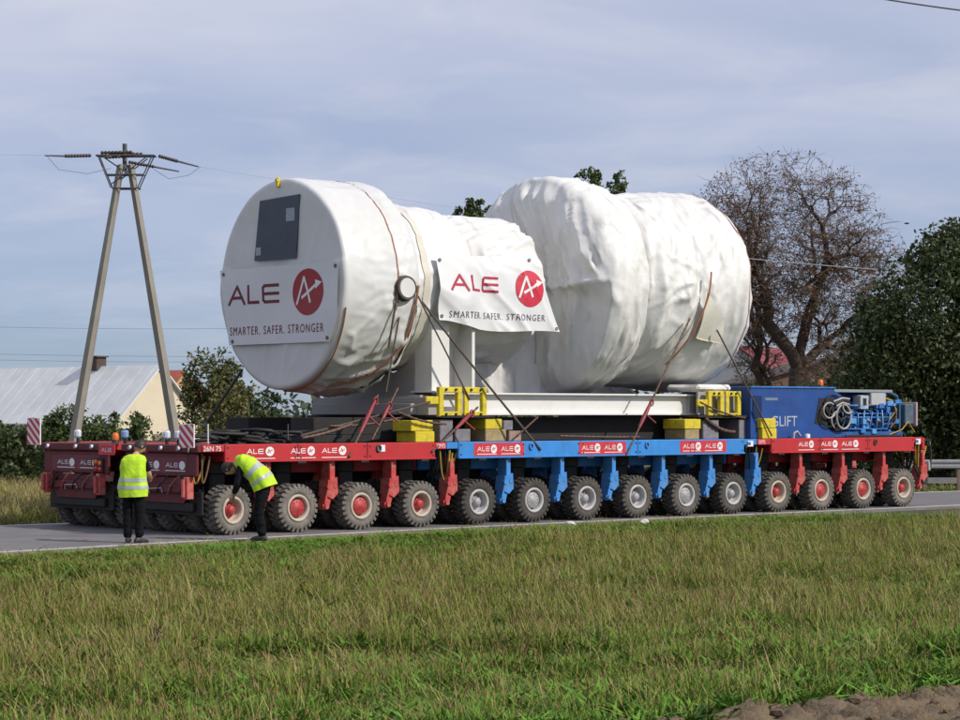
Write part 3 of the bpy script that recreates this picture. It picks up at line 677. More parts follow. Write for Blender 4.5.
def wr_rear(s, a, r):
    k = sstep(.6, 2.0, r)
    nearside = sstep(.2, .85, -math.cos(a)); top = sstep(.3, .9, math.sin(a))
    w = noise.noise((s * .8, a * 1.3, 8)) * .04 + fold(s * 1.5 + .35 * a, a * .55, 31, 1.2) * .085 * nearside * (1 - .5 * top) + fold(s * .8 + a * 1.4, a * .5 - s * .3, 35, 1.5) * .03
    w += crisp(s * 2.7 + .5 * a, a * .7, 76, 8) * .06 * nearside + crisp(s * 1.3 + a * 2.3, a * .6 - s * .5, 77) * .05 + crisp(a * 4, s * .7, 78) * .03 * top
    pin = -.06 * math.exp(-((s - 11.95 - .25 * math.sin(a * 2)) / .14) ** 2) * nearside
    w += .13 * pull(s, a, 11.95, 3.1, 7, 3.5, 1.1) + .09 * pull(s, a, 10.75, 3.0, 9, 3.2, .9) + .07 * pull(s, a, 13.1, 4.2, 4, 3, .9)
    return (w + pin) * k
cover('rear_drum_cover', [(10.58, 1.5), (10.68, 1.78), (10.92, 1.95), (11.6, 2.02), (12.4, 2.08), (13.2, 2.12), (13.42, 2.10), (13.56, 2.0), (13.64, 1.8), (13.66, 1.0), (13.66, .01)], LZ + .18, 260, .045, wr_rear)
v = []; f = []; nu, nv = 90, 24
for j in range(nv + 1):
    for i in range(nu + 1):
        s_ = 6.25 + 3.15 * i / nu; z_ = 2.46 + 1.35 * j / nv; w_ = 1 - .5 * j / nv
        t_ = 2.45 - .12 * fold(s_ * 1.6 + .15 * z_, z_ * .3, 51, 1.0) * w_ - .12 * noise.noise((s_ * .8, z_ * .6, 3)) - .25 * sstep(8.2, 9.4, s_)
        v.append((s_ - 2.8, t_ - LT, z_ - 1.6))
for j in range(nv):
    for i in range(nu): a = j * (nu + 1) + i; f.append((a, a + 1, a + nu + 2, a + nu + 1))
MB().add(v, f, True).build('hanging_sheet', TARP, load)
# seams and straps round the drums
def hoop(s, r, zc, w, m, a0=0, a1=2 * PI, n=120, name='strap', wr=None):
    v = []; f = []; off = .012
    for k in range(n + 1):
        a = a0 + (a1 - a0) * k / n
        for ds in (-w / 2, w / 2):
            d = wr(s + ds, a, r) if wr else 0
            d = d[0] if isinstance(d, tuple) else d
            rr_ = r + d + off
            v.append((s + ds - 2.8, rr_ * math.cos(a), zc + rr_ * math.sin(a) - 1.6))
    for k in range(n): f.append((2 * k, 2 * k + 1, 2 * k + 3, 2 * k + 2))
    return MB().add(v, f, True).build(name, m, load)
SEAM = mat('brown_seam_tape', (.45, .36, .27), .7, .1, 9)
hoop(4.0, 1.98, LZ - .02, .03, STRAPO, .3, 3.4, name='strap', wr=wr_front)
hoop(5.0, 1.595, LZ + .03, .16, mat('beige_seam_tape', (.62, .58, .50), .6, .06, 9), wr=wr_mid)
hoop(13.38, 2.105, LZ + .18, .022, mat('red_seam_tape', (.36, .14, .11), .6, .1, 9), wr=wr_rear)
def surf_rope(pts, r, m, name='strap'):    # pts in (s, angle deg, radius, zc)
    P_ = []
    for (s0, a0, r0), (s1, a1, r1) in zip(pts[:-1], pts[1:]):
        for q in np.linspace(0, 1, 10)[:-1]: P_.append((s0 + (s1 - s0) * q, a0 + (a1 - a0) * q, r0 + (r1 - r0) * q))
    P_.append(pts[-1])
    MB().tube([(s - 2.8, rr_ * math.cos(R(a)), LZ + rr_ * math.sin(R(a)) - 1.6) for s, a, rr_ in P_], r, 6).build(name, m, load)
surf_rope([(4.45, 182, 2.04), (4.3, 215, 2.10), (3.9, 238, 2.10), (3.2, 252, 2.07)], .022, STRAPO)
surf_rope([(4.42, 190, 2.05), (4.35, 225, 2.10), (4.15, 250, 2.08)], .02, ROPE)
surf_rope([(12.1, 168, 2.33), (12.0, 180, 2.30), (11.75, 200, 2.22), (11.45, 222, 2.14)], .02, STRAPO)
surf_rope([(2.84, 195, 2.0), (2.9, 225, 2.02), (2.95, 258, 2.02), (3.0, 275, 2.02)], .015, STRAPO)
# lifting trunnion with a rope looped round it
tn = onp(408, 288, .34)
MB().lathe([(.19, 1.0), (.19, .02), (.175, .0)], 28, 'y', (tn.x - 2.8, tn.y - LT, tn.z - 1.6), cap=True).build('trunnion', TARPS, load)
mb = MB()
for k in range(3):
    mb.tube([(tn.x - 2.8 + (.205 + .012 * k) * math.cos(q), tn.y - LT + .03 + .05 * k, tn.z - 1.6 + (.205 + .012 * k) * math.sin(q)) for q in np.linspace(0, 2 * PI, 25)], .024, 6, False)
mb.tube([(tn.x - 2.8 - .2, tn.y - LT + .05, tn.z - 1.6 - .05), (tn.x - 3.1, tn.y - LT + .2, tn.z - 2.7)], .02, 6)
mb.build('rope_loop', ROPE, load)
# dark document sheet, front banner with print
MB().box(2.735, 2.75, 0, .01, 0, .01)
FS = 2.752
hatch = MB().add([(FS - 2.8 + q, t - LT, z - 1.6) for q in (0, .012) for t, z in ((3.06, 6.10), (1.80, 6.14), (1.92, 4.96), (3.24, 4.97))], [(0, 1, 2, 3), (7, 6, 5, 4), (0, 4, 5, 1), (1, 5, 6, 2), (2, 6, 7, 3), (3, 7, 4, 0)]).build('dark_window_sheet', mat('dark_sheet', (.032, .042, .062), .3, .2, 2, .1, 3), load)
for t0, t1, z0, z1 in ((1.95, 2.22, 5.66, 5.90), (3.02, 3.18, 5.07, 5.22)):
    MB().box(FS - 2.8 - .006, FS - 2.8 - .002, t0 - LT, t1 - LT, z0 - 1.6, z1 - 1.6).build('paper_note', mat('grey_paper', (.34, .38, .43), .7), hatch)
MB().cyl((2.79 - 2.8, .05, 6.44 - 1.6), (2.72 - 2.8, .05, 6.44 - 1.6), .035, n=10).box(-.06, .0, .02, .08, 4.72, 4.90, .01).build('lifting_lug', YEL, load)
BAN = mat('banner_fabric', (.70, .70, .71), .55, .03, 2, .10, 5)
BRED_D = mat('logo_dark_red', (.33, .018, .022), .5, .06, 4); BRED = mat('logo_red', (.56, .028, .06), .5, .06, 4); BRN = mat('logo_maroon', (.17, .016, .03), .6, .06, 4); BCR = mat('logo_crimson', (.42, .02, .06), .6, .06, 4); BGR = mat('tagline_grey', (.12, .10, .13), .6, .06, 4)
fb = tthing('banner', 'white banner with dark red lettering across the shaded front face of the drum', 'banner', FS, LT, 4.1)
def face_x(t, z):                               # cloth lies slightly off the drum's face
    dt, dz = t - LT, z - (LZ - .02)
    return -.028 - .012 * math.sin(dt * 2.1 + dz) - .008 * math.sin(dz * 4 + dt * 1.3)
def fbm(t, z, d=0.0): return (face_x(t, z) - d, t - LT, z - 4.1)
v = []; f = []; nu, nv = 48, 22
for j in range(nv + 1):
    z = 3.39 + (4.84 - 3.39) * j / nv; hw = math.sqrt(max(0, 1.95 ** 2 - (z - LZ + .02) ** 2))
    tl = min(4.36 - (.34 * (1 - j / nv)), LT + hw); tr = max(.60, LT - hw)
    for i in range(nu + 1): v.append(fbm(tl + (tr - tl) * i / nu, z))
for j in range(nv):
    for i in range(nu): a = j * (nu + 1) + i; f.append((a, a + 1, a + nu + 2, a + nu + 1))
MB().add(v, f, True).build('cloth', BAN, fb)
printmesh([(fit(ale(), 0, 0, 1.64, .40), BRN)], lambda u, w, k: fbm(4.05 - u, 4.135 + w, .006), 'lettering', fb, .2)
printmesh([(disc(0, 0, .48, .43, 40), BRED_D), (amark(.0, 0, .44, .055), WHITEP)], lambda u, w, k: fbm(1.52 - u, 4.32 + w, .006 + .003 * k), 'logo_disc', fb, .25)
printmesh([(fit(text2d('SMARTER. SAFER. STRONGER', .2, 1.25), 0, 0, 2.98, .16), BRN)], lambda u, w, k: fbm(3.99 - u, 3.575 + w, .006), 'tagline', fb, .4)
# side banner draped over the middle drums
sb = tthing('banner', 'sunlit white banner with red lettering hanging on the side of the drums', 'banner', 5.2, 1.0, 4.5)
def sb_t(s, z):
    r0 = 1.655 if s < 6.0 else 1.655 - .18 * sstep(6.0, 6.6, s)
    dz = max(0, z - 4.50); t = LT - math.sqrt(max(.2, r0 * r0 - dz * dz))
    t -= .05 + .022 * math.sin(s * 3.1 + z * 2.2) * sstep(5.0, 4.3, z) + .03 * fold((s - 5) * .9 + (z - 4) * .8, (z - 4) * .7 - (s - 5) * .25, 5, 1.0) + .05 * crisp((s - 5) * 1.3 + (z - 4) * 1.6, (z - 4) * .6 - (s - 5) * .3, 7, 6)
    return t
def sbm(s, z, d=0.0): return (s - 5.2, sb_t(s, z) - d - 1.0, z - 4.5)
def sb_edge(u, w): # u along 0..1, w 0 bottom..1 top
    s = 5.20 + u * (2.62 + (1 - w) * .66); zb = 3.84 - .15 * sstep(0, .34, u) + .02 * math.sin(u * 9); zt = 5.06 + .12 * u
    return s, zb + (zt - zb) * w
v = []; f = []; nu, nv = 70, 32
for j in range(nv + 1):
    for i in range(nu + 1): s, z = sb_edge(i / nu, j / nv); v.append(sbm(s, z))
for j in range(nv):
    for i in range(nu): a = j * (nu + 1) + i; f.append((a, a + 1, a + nu + 2, a + nu + 1))
MB().add(v, f, True).build('cloth', BAN, sb)
printmesh([(fit(ale(), 0, 0, 1.40, .34), BCR)], lambda u, w, k: sbm(5.46 + u, 4.40 + w, .008), 'lettering', sb, .08)
printmesh([(disc(0, 0, .37, .36, 40), BRED), (amark(0, 0, .36, .05), WHITEP)], lambda u, w, k: sbm(7.68 + u, 4.53 + w, .010 + .004 * k), 'logo_disc', sb, .08)
printmesh([(fit(text2d('SMARTER. SAFER. STRONGER', .2, 1.25), 0, 0, 2.62, .125), BGR)], lambda u, w, k: sbm(5.46 + u, 3.90 + w, .008), 'tagline', sb, .15)
for o_, fn, cor in ((sb, lambda a_, b_: sbm(a_, b_, .015), ((5.27, 4.98), (7.75, 5.10), (8.38, 3.76), (5.27, 3.92))), (fb, lambda a_, b_: fbm(a_, b_, .012), ((4.22, 4.76), (.68, 4.76), (.9, 3.46), (3.9, 3.46)))):
    for c in cor:
        p = Vector(fn(*c)); MB().tube([p + (Vector((.028 * math.cos(q), 0, .028 * math.sin(q))) if o_ is sb else Vector((0, .028 * math.cos(q), .028 * math.sin(q)))) for q in np.linspace(0, 2 * PI, 11)], .009, 5, False).build('eyelet', STEEL, o_)
# tarpaulin flap on the rear drum
v = []; f = []
for j in range(13):
    for i in range(15):
        u, w = i / 14, j / 12; s = 11.93 + .75 * u - .12 * w * 0; z = 4.42 - w * (.50 + .48 * (1 - u) * .3) - .38 * 0 * u; z = 4.62 - .10 * u - w * (.98 - .0 * u) if u < 2 else z
        z -= .55 * u * (1 - w)
        a = math.asin(max(-1, min(1, (z - LZ - .18) / 2.2))); t = LT - 2.22 * math.cos(a) - .05 - .03 * math.sin(u * 5 + w * 3)
        v.append((s - 11.93, t - .2, z - 4.0))
for j in range(12):
    for i in range(14): a = j * 15 + i; f.append((a, a + 1, a + 16, a + 15))
fl = tthing('tarpaulin_flap', 'loose pale square of tarpaulin hanging on the rearmost drum', 'tarpaulin', 11.93, .2, 4.0)
MB().add(v, f, True).build('cloth', mat('cream_tarpaulin', (.72, .69, .60), .5, .06, 2, .2, 6), fl)
hm = MB().tube([tuple(Vector(v[12 * 15 + i]) + Vector((0, -.01, 0))) for i in range(15)], .014, 5); hm.build('hem', mat('hem_beige', (.6, .55, .42), .7), fl)

# ---------------------------------------------------------------- transport frame under the load
fr = tthing('transport_frame', 'white and grey steel skid frame carrying the wrapped machine', 'steel frame', 2.9, .9, 2.03)
def ibeam(mb, x0, x1, yc, z0, z1, w=.30, tf=.035, tw=.03):
    mb.box(x0, x1, yc - w / 2, yc + w / 2, z1 - tf, z1, .004); mb.box(x0, x1, yc - w / 2, yc + w / 2, z0, z0 + tf, .004); mb.box(x0 + .01, x1 - .01, yc - tw / 2, yc + tw / 2, z0 + tf - .002, z1 - tf + .002)
for y, nm in ((0, 'long_beam'), (3.1, 'long_beam')):
    mb = MB()
    for k in np.arange(.6, 9.2, 1.75):       # stiffeners
        pass
    ibeam(mb, 2.4, 9.35, y, 0.02, .45)
    mb.build(nm, WHITEST, fr)
for x in (2.25, 3.2, 5.4, 7.6, 9.15):
    MB().box(x - .12, x + .12, .16, 2.94, .06, .40, .01).build('cross_beam', GREYST, fr)
for x, h, r in ((2.28, 1.95, 1.70), (9.62, .70, 2.24)):     # cradle plates shaped to the drum
    cz = LZ - 2.03; poly = [(.5, 0), (3.35, 0), (3.35, h)]
    arc = []
    for q in np.linspace(0, 1, 25):
        y = 3.25 - 2.7 * q; dy = y - 1.55; zz = cz - math.sqrt(max(.01, r * r - dy * dy)); arc.append((y, min(h, max(.12, zz))))
    poly += arc
    MB().prism(poly, 'yz', x, x + .10).prism([(y + .0, z) for y, z in poly], 'yz', x + .62, x + .70).build('cradle', GREYST, fr)
def column(x0, t0, z0, z1, nm='column'):     # open steel column: side plate, rib and cap
    mb = MB()
    mb.box(x0, x0 + .44, t0, t0 + .05, z0, z1, .006); mb.box(x0, x0 + .05, t0 + .052, t0 + .5, z0, z1 - .01)
    mb.box(x0 + .442, x0 + .96, t0 + .46, t0 + .50, z0, z1 - .01); mb.box(x0 + .92, x0 + .995, t0 - .10, t0 + .458, z0, z1, .004)
    mb.box(x0 - .06, x0 + 1.05, t0 - .14, t0 + .56, z0 - .03, z0 - .001, .004)
    return mb.build(nm, WHITEST, fr)
column(2.30, .02, .48, 1.88); column(2.30, 2.75, .48, 1.88)
MB().box(2.05, 3.4, -.55, 3.6, -.03, .018, .004).build('base_plate', UNDER, fr); MB().box(9.0, 10.55, -.55, 3.6, -.03, .018, .004).build('base_plate', UNDER, fr)
MB().box(2.0, 2.27, -.2, 3.35, .02, .36, .01).box(1.85, 2.0, .1, 3.2, .03, .24, .01).build('front_saddle', GREYST, fr)
MB().box(9.2, 10.35, -.35, -.3, .03, .50).box(9.2, 10.35, -.1, .3, .03, .46, .01).build('end_bracket', GREYST, fr)
mb = MB().box(9.15, 10.2, -.40, .55, .50, .66, .06)
o = mb.build('wrapped_cap', TARP, fr)

for k, (t0, lab) in enumerate(((1.15, 'long black spreader beam on the deck below the near white beam'), (3.2, 'long black spreader beam on the far side of the deck'))):
    o = tthing('spreader_beam', lab, 'beam', 2.6, t0, 1.548, 'black spreader beams on the deck')
    MB().box(0, 9.6, 0, .75, 0, .14, .01).build('lower_flange', UNDER, o); MB().box(0, 9.6, .02, .73, .141, .46, .01).build('web_box', UNDER, o)
def clamp(s, t, z, w, h, label):
    o = tthing('clamp_bracket', label, 'bracket', s, t, z, 'yellow clamp brackets'); hw = w / 2
    for k, x in ((0, 0.0), (1, hw + .02)):
        mb = MB(); x0, x1 = x, x + hw - .04; e = .11
        mb.box(x0, x0 + e, 0, .10, 0, h, .01); mb.box(x1 - e, x1, 0, .10, .001, h - .001, .01)
        mb.box(x0 + e - .02, x1 - e + .02, .003, .097, h - e, h - .002, .01); mb.box(x0 + e - .02, x1 - e + .02, .003, .097, .002, e * .9, .01)
        for zz in (.05, h - .05):
            for xx in (x0 + .16, x1 - .16): mb.cyl((xx, -.02, zz), (xx, .0, zz), .028, n=6, mi=1)
        mb.build('clamp_frame', [YEL, UNDER], o)
    MB().box(-.30, .0, .02, .08, h * .42, h * .68, .01).build('lug', YEL, o)
    MB().box(hw - .03, hw + .01, .03, .07, .06, h - .06).build('spacer', GREYST, o)
clamp(4.92, .36, 2.02, 1.20, .56, 'yellow steel clamp bracket at the foot of the white column')
clamp(12.22, .36, 1.99, 1.02, .56, 'yellow steel clamp bracket beside the blue power pack')
def block(s0, s1, t0, t1, z0, z1, m, label, cat='block', grp='packing blocks on the deck'):
    o = MB().box(0, s1 - s0, 0, t1 - t0, 0, z1 - z0, .012).build('packing_block', m)
    o.location = V(s0, t0, z0); o.rotation_euler = (random.uniform(-.004, .004), 0, TH + random.uniform(-.02, .02)); tag(o, label, cat, grp)
b = 1.548
block(4.27, 4.80, .40, .95, b + .205, b + .41, YEL, 'upper yellow block on the red deck left of the column')
block(4.36, 4.82, .38, .95, b, b + .20, YEL, 'lower yellow block on the red deck left of the column')
block(4.98, 5.30, .42, 1.1, b, b + .42, GREYBLK, 'tall grey block under the left yellow bracket')
block(5.36, 5.74, .42, 1.1, b, b + .24, GREYBLK, 'low grey block under the left yellow bracket')
block(6.08, 6.50, .38, 1.0, b + .235, b + .43, YEL, 'yellow block on top of the timber right of the left bracket')
block(6.08, 6.62, .38, 1.0, b, b + .23, TIMBER, 'brown timber under a yellow block on the blue deck, left')
block(6.56, 6.80, .40, 1.0, b + .215, b + .40, GREYBLK, 'small grey block right of the yellow block on the blue deck')
block(6.70, 7.02, .40, 1.0, b, b + .20, mat('pinkish_timber', (.33, .22, .18), .85, .25, 8, .2, 30), 'small pinkish timber on the blue deck right of the brown timber')
block(11.53, 12.02, .38, 1.0, b + .215, b + .42, YEL, 'yellow block at the right end of the white beam')
block(11.56, 11.98, .40, 1.0, b, b + .21, TIMBER, 'brown timber under the yellow block at the right end of the white beam')
block(12.12, 12.60, .42, 1.1, b, b + .40, GREYBLK, 'grey block under the right yellow bracket')
block(13.22, 13.56, .42, 1.0, b, b + .42, GREYBLK, 'tall grey block between the right bracket and the power pack')
block(13.62, 14.08, .16, .6, b + .225, b + .43, YEL, 'upper yellow block in front of the dark blue power pack')
block(13.66, 14.12, .16, .6, b, b + .22, YEL, 'lower yellow block in front of the dark blue power pack')

# lashings
def chain(p0, p1, label, sag=.04, r=.02, binder=None, m=CHAIN, name='lashing_chain', cat='chain', grp='lashing chains and straps'):
    p0 = Vector(p0); p1 = Vector(p1)          # trailer frame points (s, t, z)
    o = tthing(name, label, cat, p0.x, p0.y, p0.z, grp); d = p1 - p0; L = d.length; n = max(8, int(L / .06))
    pts = []; rs = []
    for k in range(n + 1):
        q = k / n; p = d * q; p.z -= sag * 4 * q * (1 - q); pts.append(p); rs.append(r * (1.25 if k % 2 else .8) if m == CHAIN else r)
    MB().tube(pts, rs, 5).build('chain' if m == CHAIN else 'strap', m, o)
    if binder:
        a, c = binder; pa = d * a; pb = d * c; mid = (pa + pb) / 2
        MB().tube([pa, mid, pb], [.028, .045, .028], 8).cyl(mid + Vector((0, -.05, 0)), mid + Vector((.18, -.12, -.16)), .016, n=6).build('ratchet_binder', BINDER, o)
        MB().tube([pa + Vector((.05 * math.cos(q), -.02, .07 * math.sin(q))) for q in np.linspace(0, 6.28, 9)], .016, 5, False).build('hook', BINDER, o)
    return o
P_ = onp
chain(P_(422, 302, .60), P_(541, 450, -.03), 'long dark rope from the trunnion down to the blue deck', .02, .024, None, ROPE, 'lashing_rope', 'rope')
chain(P_(378, 395, .5), P_(349, 457, -.03), 'chain with red binder at the front of the red deck below the drum', .0, .022, (.1, .62))
chain(P_(402, 300, .56), P_(386, 392, .5), 'dark strap hanging straight down from the trunnion', .0, .018, None, ROPE, 'lashing_strap', 'strap')
chain(P_(478, 407, .35), P_(432, 452, -.03), 'chain with red binder crossing below the left yellow bracket', .0, .02, (.15, .5))
chain(P_(538, 417, .7), P_(516, 437, .2), 'short rusty chain hanging off the white beam near the left bracket', .0, .018)
chain(P_(690, 318, .26), P_(626, 456, -.03), 'chain with red binder running down the rear drum to the blue deck', .0, .02, (.62, .80))
chain(P_(717, 330, .30), P_(772, 436, .10), 'dark strap from the pale flap down to the power pack', .0, .018, None, ROPE, 'lashing_strap', 'strap')
chain(P_(700, 402, .30), P_(745, 418, .30), 'chain slung across the right yellow bracket', .05, .02)
chain(P_(430, 402, .34), P_(300, 436, .6), 'dark strap from the left bracket along the red deck', .0, .024, None, ROPE, 'lashing_strap', 'strap')
chain(P_(242, 370, 4.2), P_(203, 428, 3.2), 'dark rod sloping down from the lower left of the drum face', .0, .03, None, RUBBER, 'lashing_strap', 'strap')
chain(P_(705, 418, .38), P_(735, 432, .38), 'heap of rusty chain below the right yellow bracket', .08, .04)
chain(P_(410, 415, .34), P_(330, 426, .5), 'rusty chain lying between the yellow blocks and the red binder', .06, .022)

chain(P_(398, 388, .45), P_(372, 440, .15), 'chain with red hook between the front drum and the red deck', .0, .02, (.35, .6))
chain(P_(418, 296, .40), P_(470, 400, .34), 'thin dark rope from the trunnion to the left yellow bracket', .0, .016, None, ROPE, 'lashing_rope', 'rope')
chain(P_(352, 424, .3), P_(302, 438, .3), 'loose rusty chain lying on the red deck under the drum', .03, .03)
chain(P_(398, 412, .3), P_(446, 424, .3), 'rusty chain draped over the yellow blocks', .05, .022)
chain(P_(640, 437, .2), P_(560, 436, .2), 'loose chain lying along the blue deck under the white beam', .01, .022)
chain(P_(288, 440, .1), P_(288, 424, .1), 'thin upright rod standing on the red deck edge', .0, .012, None, STEEL, 'deck_rod', 'rod')
chain(P_(208, 444, .1), P_(208, 424, .1), 'thin pale rod beside the near striped board', .0, .014, None, WIREL, 'deck_rod', 'rod')

# ---------------------------------------------------------------- power pack
pk = tthing('power_pack', 'dark blue diesel power pack with exposed pipes on the front red module', 'power pack', 13.42, .28, 1.56)
mb = MB().prism([(0, 0), (2.72, 0), (2.72, .62), (2.95, .92), (2.62, 1.06), (0, 1.06)], 'xz', 0, 2.0)
mb.build('housing', PACK, pk)
MB().box(-.015, 2.75, -.03, 2.03, 1.062, 1.10, .01).build('roof_lip', PACK2, pk)
MB().box(.06, .34, -.02, -.004, .42, .90, .01).build('side_door', mat('door_blue', (.008, .024, .09), .3, .2, 3), pk)
MB().box(.45, .85, -.006, -.001, .80, .86).build('info_strip', mat('faded_print', (.16, .2, .3), .6), pk)
printmesh([(fit(text2d('GLIFT', .3), 0, 0, .82, .22), mat('silver_print', (.42, .44, .50), .5))], lambda u, v, k: (.66 + u, -.003, .25 + v), 'lettering', pk)
MB().prism([(2.05, .30), (2.70, .25), (2.70, .86), (2.2, .86)], 'xz', -.012, -.003).build('vent_recess', UNDER, pk)
MB().box(2.74, 5.15, .05, 1.95, 0, .12, .01).box(2.76, 5.05, .40, 1.9, .13, .98, .03).build('engine_block', mat('engine_blue', (.02, .085, .28), .5, .4, 8, .2, 20), pk)
MB().box(2.7, 4.75, .02, 1.95, .985, 1.05, .01).build('canopy_plate', mat('pale_plate', (.24, .27, .30), .5, .1, 5), pk)
MB().tube([(4.72, .1, 1.0), (4.98, .1, .92), (5.08, .1, .7), (5.08, .1, .1)], .03, 8).tube([(4.72, 1.85, 1.0), (4.98, 1.85, .92), (5.08, 1.85, .7), (5.08, 1.85, .1)], .03, 8).build('roll_bar', mat('teal_pipe', (.04, .13, .2), .4), pk)
MB().box(4.0, 4.52, .02, .30, .70, .98, .02).build('control_box', CYAN, pk)
MB().box(3.58, 3.86, -.02, .2, .62, .92, .01).build('gauge_panel', CYAN, pk)
MB().box(3.66, 3.78, -.026, -.018, .70, .86, .003).build('gauge_slot', UNDER, pk)
for k, (x, z, rr_, m) in enumerate(((2.75, .45, .27, RUBBER), (2.95, .45, .24, GREYST))):
    MB().tube([(x + rr_ * math.cos(q), -.03 - .03 * k, z + rr_ * 1.1 * math.sin(q)) for q in np.linspace(0, 2 * PI, 25)], .026, 6, False).build('hose_loop', m, pk)
for k in range(4): MB().tube([(2.62 + .05 * k, -.05, .78 - .05 * k), (2.9, -.07, .86 - .05 * k), (3.15, -.05, .84 - .06 * k), (3.3, .2, .8 - .06 * k)], .026, 6).build('hose', RUBBER if k % 2 else GREYST, pk)
rp_ = random.Random(5)
for k in range(9):
    x = rp_.uniform(2.45, 3.1); z = rp_.uniform(.25, .75); q_ = rp_.uniform(.12, .26)
    MB().tube([(x + q_ * math.cos(q) * 1.2, -.04 - .02 * (k % 3), z + q_ * math.sin(q)) for q in np.linspace(rp_.uniform(0, 3), rp_.uniform(4, 6.5), 14)], rp_.uniform(.016, .028), 6).build('hose', [RUBBER, RUBBER, GREYST][k % 3], pk)
for k in range(7):
    z = .18 + .085 * k; x0 = 3.05 + rp_.uniform(0, .25); x1 = 4.9 - rp_.uniform(0, .6)
    MB().tube([(x0, .5, z), (x0, .06 + .05 * (k % 3), z), (x1, .06 + .05 * (k % 3), z + rp_.choice((0, .03))), (x1, .5, z + .03)], rp_.uniform(.016, .028), 8).build('pipe', PACK2, pk)
for k in range(8):
    x = 3.1 + .22 * k + rp_.uniform(-.05, .05)
    MB().tube([(x, .1, .14), (x, .03, .2 + rp_.uniform(0, .1)), (x + rp_.uniform(-.04, .1), .03, .5 + rp_.uniform(0, .1)), (x, .3, .66)], .02, 8).build('pipe', PACK2 if k % 3 else mat('light_blue_paint', (.10, .30, .62), .4, .2, 8), pk)
for k in range(46):
    x = rp_.uniform(2.85, 4.9); z = rp_.uniform(.06, .86); w = rp_.uniform(.06, .22)
    MB().box(x, x + w, rp_.uniform(-.03, .16), .5, z, z + rp_.uniform(.05, .13), .008).build('valve_block', [PACK2, MATS.get('light_blue_paint', PACK2), PACK2, UNDER][k % 4], pk)
for x in (3.98, 4.32):
    MB().lathe([(.13, .3), (.135, .0), (.10, -.03), (.05, -.035), (.04, -.06), (.0005, -.06)], 18, 'y', (x, .08, .34)).build('pump', mat('pump_dark', (.02, .035, .08), .4, .3, 8), pk)
for k in range(3): MB().tube([(4.5 + .12 * k, .2, .9), (4.75 + .08 * k, .05, .82 - .1 * k), (4.9, .05, .6 - .12 * k), (4.75, .1, .4 - .1 * k)], .018, 6).build('hose', [HOSEY, RUBBER, HOSEB][k], pk)
MB().tube([(4.6, .0, .05), (5.0, -.04, .16), (5.25, -.02, .34), (5.5, .0, .1)], .012, 6).build('hose', HOSEY, pk)
MB().box(3.05, 5.0, -.03, .0, .0, .05, .008).build('base_rail', UNDER, pk)
rb = MB().box(5.30, 5.62, .1, .75, .28, .74, .02); rb.build('radiator_box', mat('slate_box', (.08, .12, .16), .5, .3, 8), pk)
MB().box(5.64, 5.70, .06, .8, .24, .78, .01).build('radiator_frame', mat('pink_grey', (.45, .32, .36), .5), pk)
MB().tube([(5.0, .4, .35), (5.3, .4, .4)], .03, 6).build('bracket_arm', UNDER, pk)
beacon(16.4, .9, 2.66, 'amber beacon on top of the blue power pack')
o = tthing('deck_fitting', 'small silver fitting on the red deck before the power pack', 'fitting', 14.6, .12, 1.55)
MB().tube([(0, 0, 0), (.02, 0, .12), (.12, 0, .15), (.22, 0, .05)], .025, 8).build('pipe', GREYST, o); MB().lathe([(.06, 0), (.06, .09), (.0005, .1)], 12, 'z', (.45, 0, 0)).build('cap', LAMPW, o)

# ---------------------------------------------------------------- workers
def skin_mesh(pts, edges, mats, sub=2):      # pts: name -> (pos, rx, ry)
    names = list(pts); idx = {n: i for i, n in enumerate(names)}
    me = bpy.data.meshes.new('figure'); me.from_pydata([pts[n][0] for n in names], [(idx[a], idx[b]) for a, b in edges], [])
    o = bpy.data.objects.new('figure', me); COL.objects.link(o)
    sk = o.modifiers.new('skin', 'SKIN'); sk.use_smooth_shade = True
    for n in names:
        d = me.skin_vertices[0].data[idx[n]]; d.radius = (pts[n][1], pts[n][2] if len(pts[n]) > 2 else pts[n][1]); d.use_root = (n == names[0])
    o.modifiers.new('sub', 'SUBSURF').levels = sub; o.modifiers['sub'].render_levels = sub
    dg = bpy.context.evaluated_depsgraph_get(); m2 = bpy.data.meshes.new_from_object(o.evaluated_get(dg))
    bpy.data.objects.remove(o); m2.materials.clear()
    for m in (mats if isinstance(mats, list) else [mats]): m2.materials.append(m)
    return m2
def crumple(me, amp, fx, fz, seed):
    for q in me.vertices:
        c = q.co; q.co = c + q.normal * amp * (noise.noise((c.x * fx + seed, c.y * fx, c.z * fz)) + .6 * max(0.0, 1 - abs(noise.noise((c.x * fx, c.y * fx + seed, c.z * fz * 1.7))) * 3))
    return me
def hand(pts, edges, wrist, name, d, side, palm, curl=.6):   # five fingers: palm, four fingers, a thumb leaving the side of the palm
    d = Vector(d).normalized(); side = Vector(side).normalized(); n = Vector(palm).normalized(); w = Vector(wrist)
    pc = w + d * .055; pts[name + 'p'] = (pc, .030, .018)
    edges.append((name, name + 'p'))
    for k, (off, ln) in enumerate(((-.03, .062), (-.010, .075), (.010, .070), (.03, .055))):
        a = pc + d * .04 + side * off; b_ = a + d * ln * .55 + n * ln * .15; c = b_ + d * ln * .3 * (1 - curl) + n * ln * .5 * curl
        for q, p in (('a', a), ('b', b_), ('c', c)): pts[f'{name}f{k}{q}'] = (p, .0095)
        edges += [(name + 'p', f'{name}f{k}a'), (f'{name}f{k}a', f'{name}f{k}b'), (f'{name}f{k}b', f'{name}f{k}c')]
    a = pc - side * .035 - d * .01; b_ = a - side * .02 + d * .035 + n * .01; pts[name + 't1'] = (a, .011); pts[name + 't2'] = (b_, .0095); edges += [(name + 'p', name + 't1'), (name + 't1', name + 't2')]
